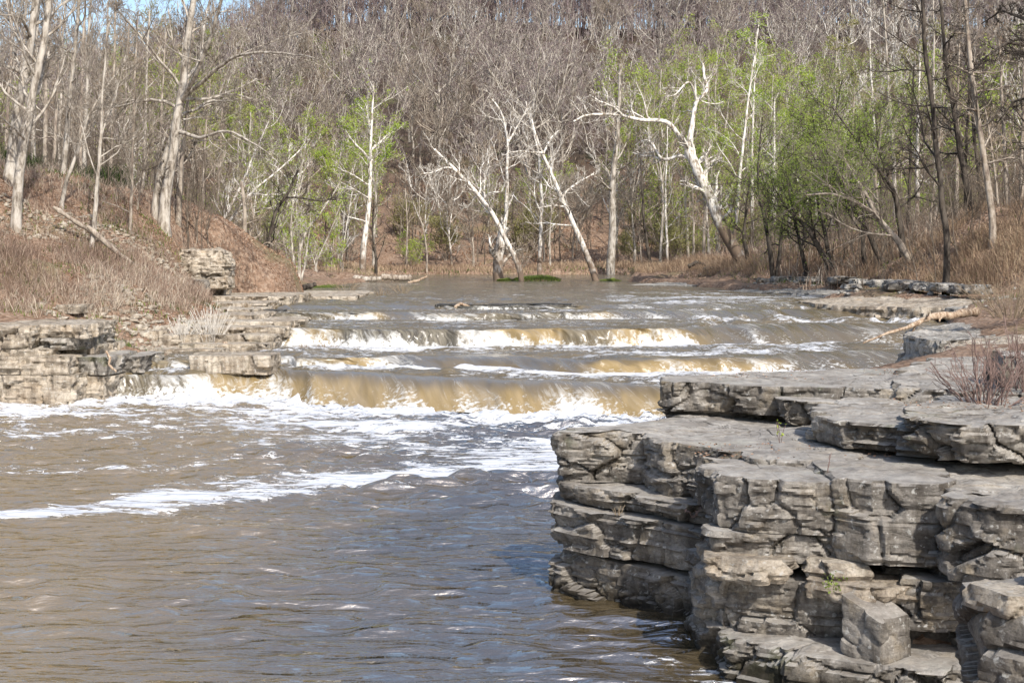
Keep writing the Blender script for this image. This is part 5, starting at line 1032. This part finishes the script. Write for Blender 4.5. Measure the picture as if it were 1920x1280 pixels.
tussock(930, 962, 521, 528, 97, 'small green tussock at the foot of the stump-like trunk', 52)
tussock(540, 660, 536, 546, 80, 'wide low olive mound at the left shore of the upper river', 53, .3)
for i, (x, y, d, wd, lab) in enumerate([(575, 662, 43.6, .8, 'sparse olive willow twigs in the water below the tall curtain'), (610, 662, 43.5, .7, 'second tuft of willow twigs in the water below the tall curtain, farther right'), (500, 655, 43.8, .6, 'tuft of willow twigs at the water edge of the left shelf'), (715, 556, 66, 1.0, 'thin reddish sprigs standing in the upper river, left of midstream'), (755, 548, 70, 1.0, 'brownish sprigs in the upper river below the log pile'), (650, 545, 72, 1.6, 'dense olive sprigs at the left margin of the upper river'), (462, 582, 51.2, .5, 'tuft of dry stalks on the upper left shelf'), (505, 578, 53, .4, 'reddish tuft at the edge of the upper left shelf'),
        (395, 640, 43.6, 1.2, 'pale dry shrub of fine stalks on the left shelves'), (340, 640, 43.4, .8, 'smaller pale dry shrub left of the fine-stalked one')]):
    r = rg(700 + i); c = P(x, y, d); n = 26 if i < 8 else 46; hh = (.45, .4, .45, .5, .5, .6, .4, .35, 1.25, .9)[i]
    a = r.uniform(0, 6.28, n); q = r.random(n); bx = np.stack([np.cos(a), np.sin(a)], 1) * q[:, None] * wd * .25; out = np.stack([np.cos(a), np.sin(a)], 1) * (q * wd * .5)[:, None]
    tt_ = np.linspace(0, 1, 5); p = np.stack([bx[:, None, 0] + out[:, None, 0] * tt_ ** 1.3, bx[:, None, 1] + out[:, None, 1] * tt_ ** 1.3, (hh * r.uniform(.5, 1, n))[:, None] * tt_ - .1], -1) + r.normal(size=(n, 5, 3)) * .015
    b_, rb = spawn(r, p, np.full((n, 5), .007), 4, .3, 1, .5, .4, 3, .1, .1, .7, .005)
    V, Q = join([tubes(p, np.full((n, 5), .008), 3), tubes(b_, rb, 3)])
    o = obj('shrub', mesh('shrub', V, Q, mat=M['tw_tan' if i < 8 else 'tw_pale']), loc=c); tag(o, lab, 'shrub', 'small shrubs rooted in the river shelves')
def redbush(x, y, z, d, w_, h, n, label, seed, mat='tw_red'):
    r = rg(seed); c = np.array([(x - 960) / F * d, d, z]); a = r.uniform(0, 6.28, n); q = r.random(n) ** .7
    dr = np.stack([np.cos(a) * w_ * q, np.sin(a) * w_ * q * .7], 1); t8 = np.linspace(0, 1, 8); hh = h * r.uniform(.5, 1, n) * (1.1 - .4 * q)
    p = np.stack([dr[:, None, 0] * (.35 + .75 * t8), dr[:, None, 1] * (.35 + .75 * t8), hh[:, None] * t8 ** .9], -1) + np.cumsum(r.normal(size=(n, 8, 3)) * .018, 1)
    rad = np.full((n, 1), .0065) * np.linspace(1.1, .55, 8)[None] * r.uniform(.7, 1.4, (n, 1))
    b_, rb = spawn(r, p, rad, 5, .25, 1, .55, .42, 6, .06, .12, .7, .003); c_, rc = spawn(r, b_, rb, 4, .2, 1, .5, .5, 4, .05, .12, .8, .0025)
    root = empty('bare_bush', c); tag(root, label, 'bush'); V, Q = tubes(p, rad, 5); obj('stems', mesh('stems', V, Q, mat=M[mat]), root)
    V, Q = join([tubes(b_, rb, 4), tubes(c_, rc, 3)]); obj('twigs', mesh('twigs', V, Q, mat=M[mat]), root)
redbush(1845, 790, 2.22, 15.6, .6, .85, 34, 'bare reddish-stemmed bush growing on the near slabs at the right edge', 60)
redbush(1925, 740, 2.3, 16.8, .7, 1.0, 34, 'second bare reddish bush cut by the right edge, behind the first', 61)
redbush(1895, 600, 2.3, 36, 1.4, 1.2, 60, 'pale dry bush overhanging the rocks by the driftwood branch', 62, 'tw_tan')
for i, (x, ybase, ytop, d, z) in enumerate([(1462, 835, 790, 15.7, None), (1550, 885, 840, 13.5, None), (1298, 970, 940, 14.9, None), (1160, 975, 930, 16.0, None)]):
    r = rg(80 + i); c = P(x, ybase, d); h = (ybase - ytop) / F * d; n = (3, 2, 4, 7)[i]
    t8 = np.linspace(0, 1, 6); p = np.stack([r.normal(size=(n, 1)) * .05 * t8, r.normal(size=(n, 1)) * .03 * t8 - .02, (h * r.uniform(.5, 1.1, (n, 1)) * (1 if i < 2 else .6)) * t8], -1) + r.normal(size=(n, 6, 3)) * .006
    root = empty('sprig', c); tag(root, ['reddish sprig with two leaves standing on the shelf under the upper slab', 'single dry stalk in front of the right shelf slab', 'small sprig with red leaves in the cliff face', 'dry tuft hanging from the dark ledge of the cliff'][i], 'plant')
    V, Q = tubes(p, np.full((n, 6), .0035), 4); obj('stem', mesh('stem', V, Q, mat=M['tw_red' if i != 3 else 'tw_tan']), root)
    if i in (0, 2):
        V, Q = leaf_quads(r, p, 12, .022, .012); obj('leaves', mesh('leaves', V, Q, mat=M['leaf_lime' if i == 0 else 'tw_red'], smooth=False), root)
r = rg(90); c = P(1560, 1090, 12.9); p = r.normal(size=(10, 4, 3)) * np.array([.05, .02, .04]); V, Q = leaf_quads(r, p, 60, .02, .02)
gp = empty('green_plant', c); obj('leaves', mesh('leaves', V, Q, mat=M['green'], smooth=False, attrs={'hue': np.full(len(V), .8)}), gp)
tag(gp, 'small green plant in the hollow above the fallen cube of stone', 'plant')

# wind-blown leaves and grit caught on the near slabs
r = rg(970); q1 = np.column_stack([r.uniform(1.9, 4.6, 420), r.uniform(14.6, 16.6, 420)]); q2 = np.column_stack([r.uniform(2.6, 7.5, 500), r.uniform(18.6, 20.2, 500)]); q3 = np.column_stack([r.uniform(4.2, 6.5, 300), r.uniform(14.6, 16.0, 300)])
xy = np.concatenate([q1, q2, q3]); z = np.concatenate([np.full(420, 1.90), np.full(500, 2.345), np.full(300, 2.38)])
m = fbm(xy[:, 0] * 1.3, xy[:, 1] * 1.3, o=3, seed=971) > -.02
blades('fallen_leaves', xy[m], z[m], .014, .012, 'litter', 'scattered dead leaves caught on the near slabs', 972, 2.0, 'leaves')
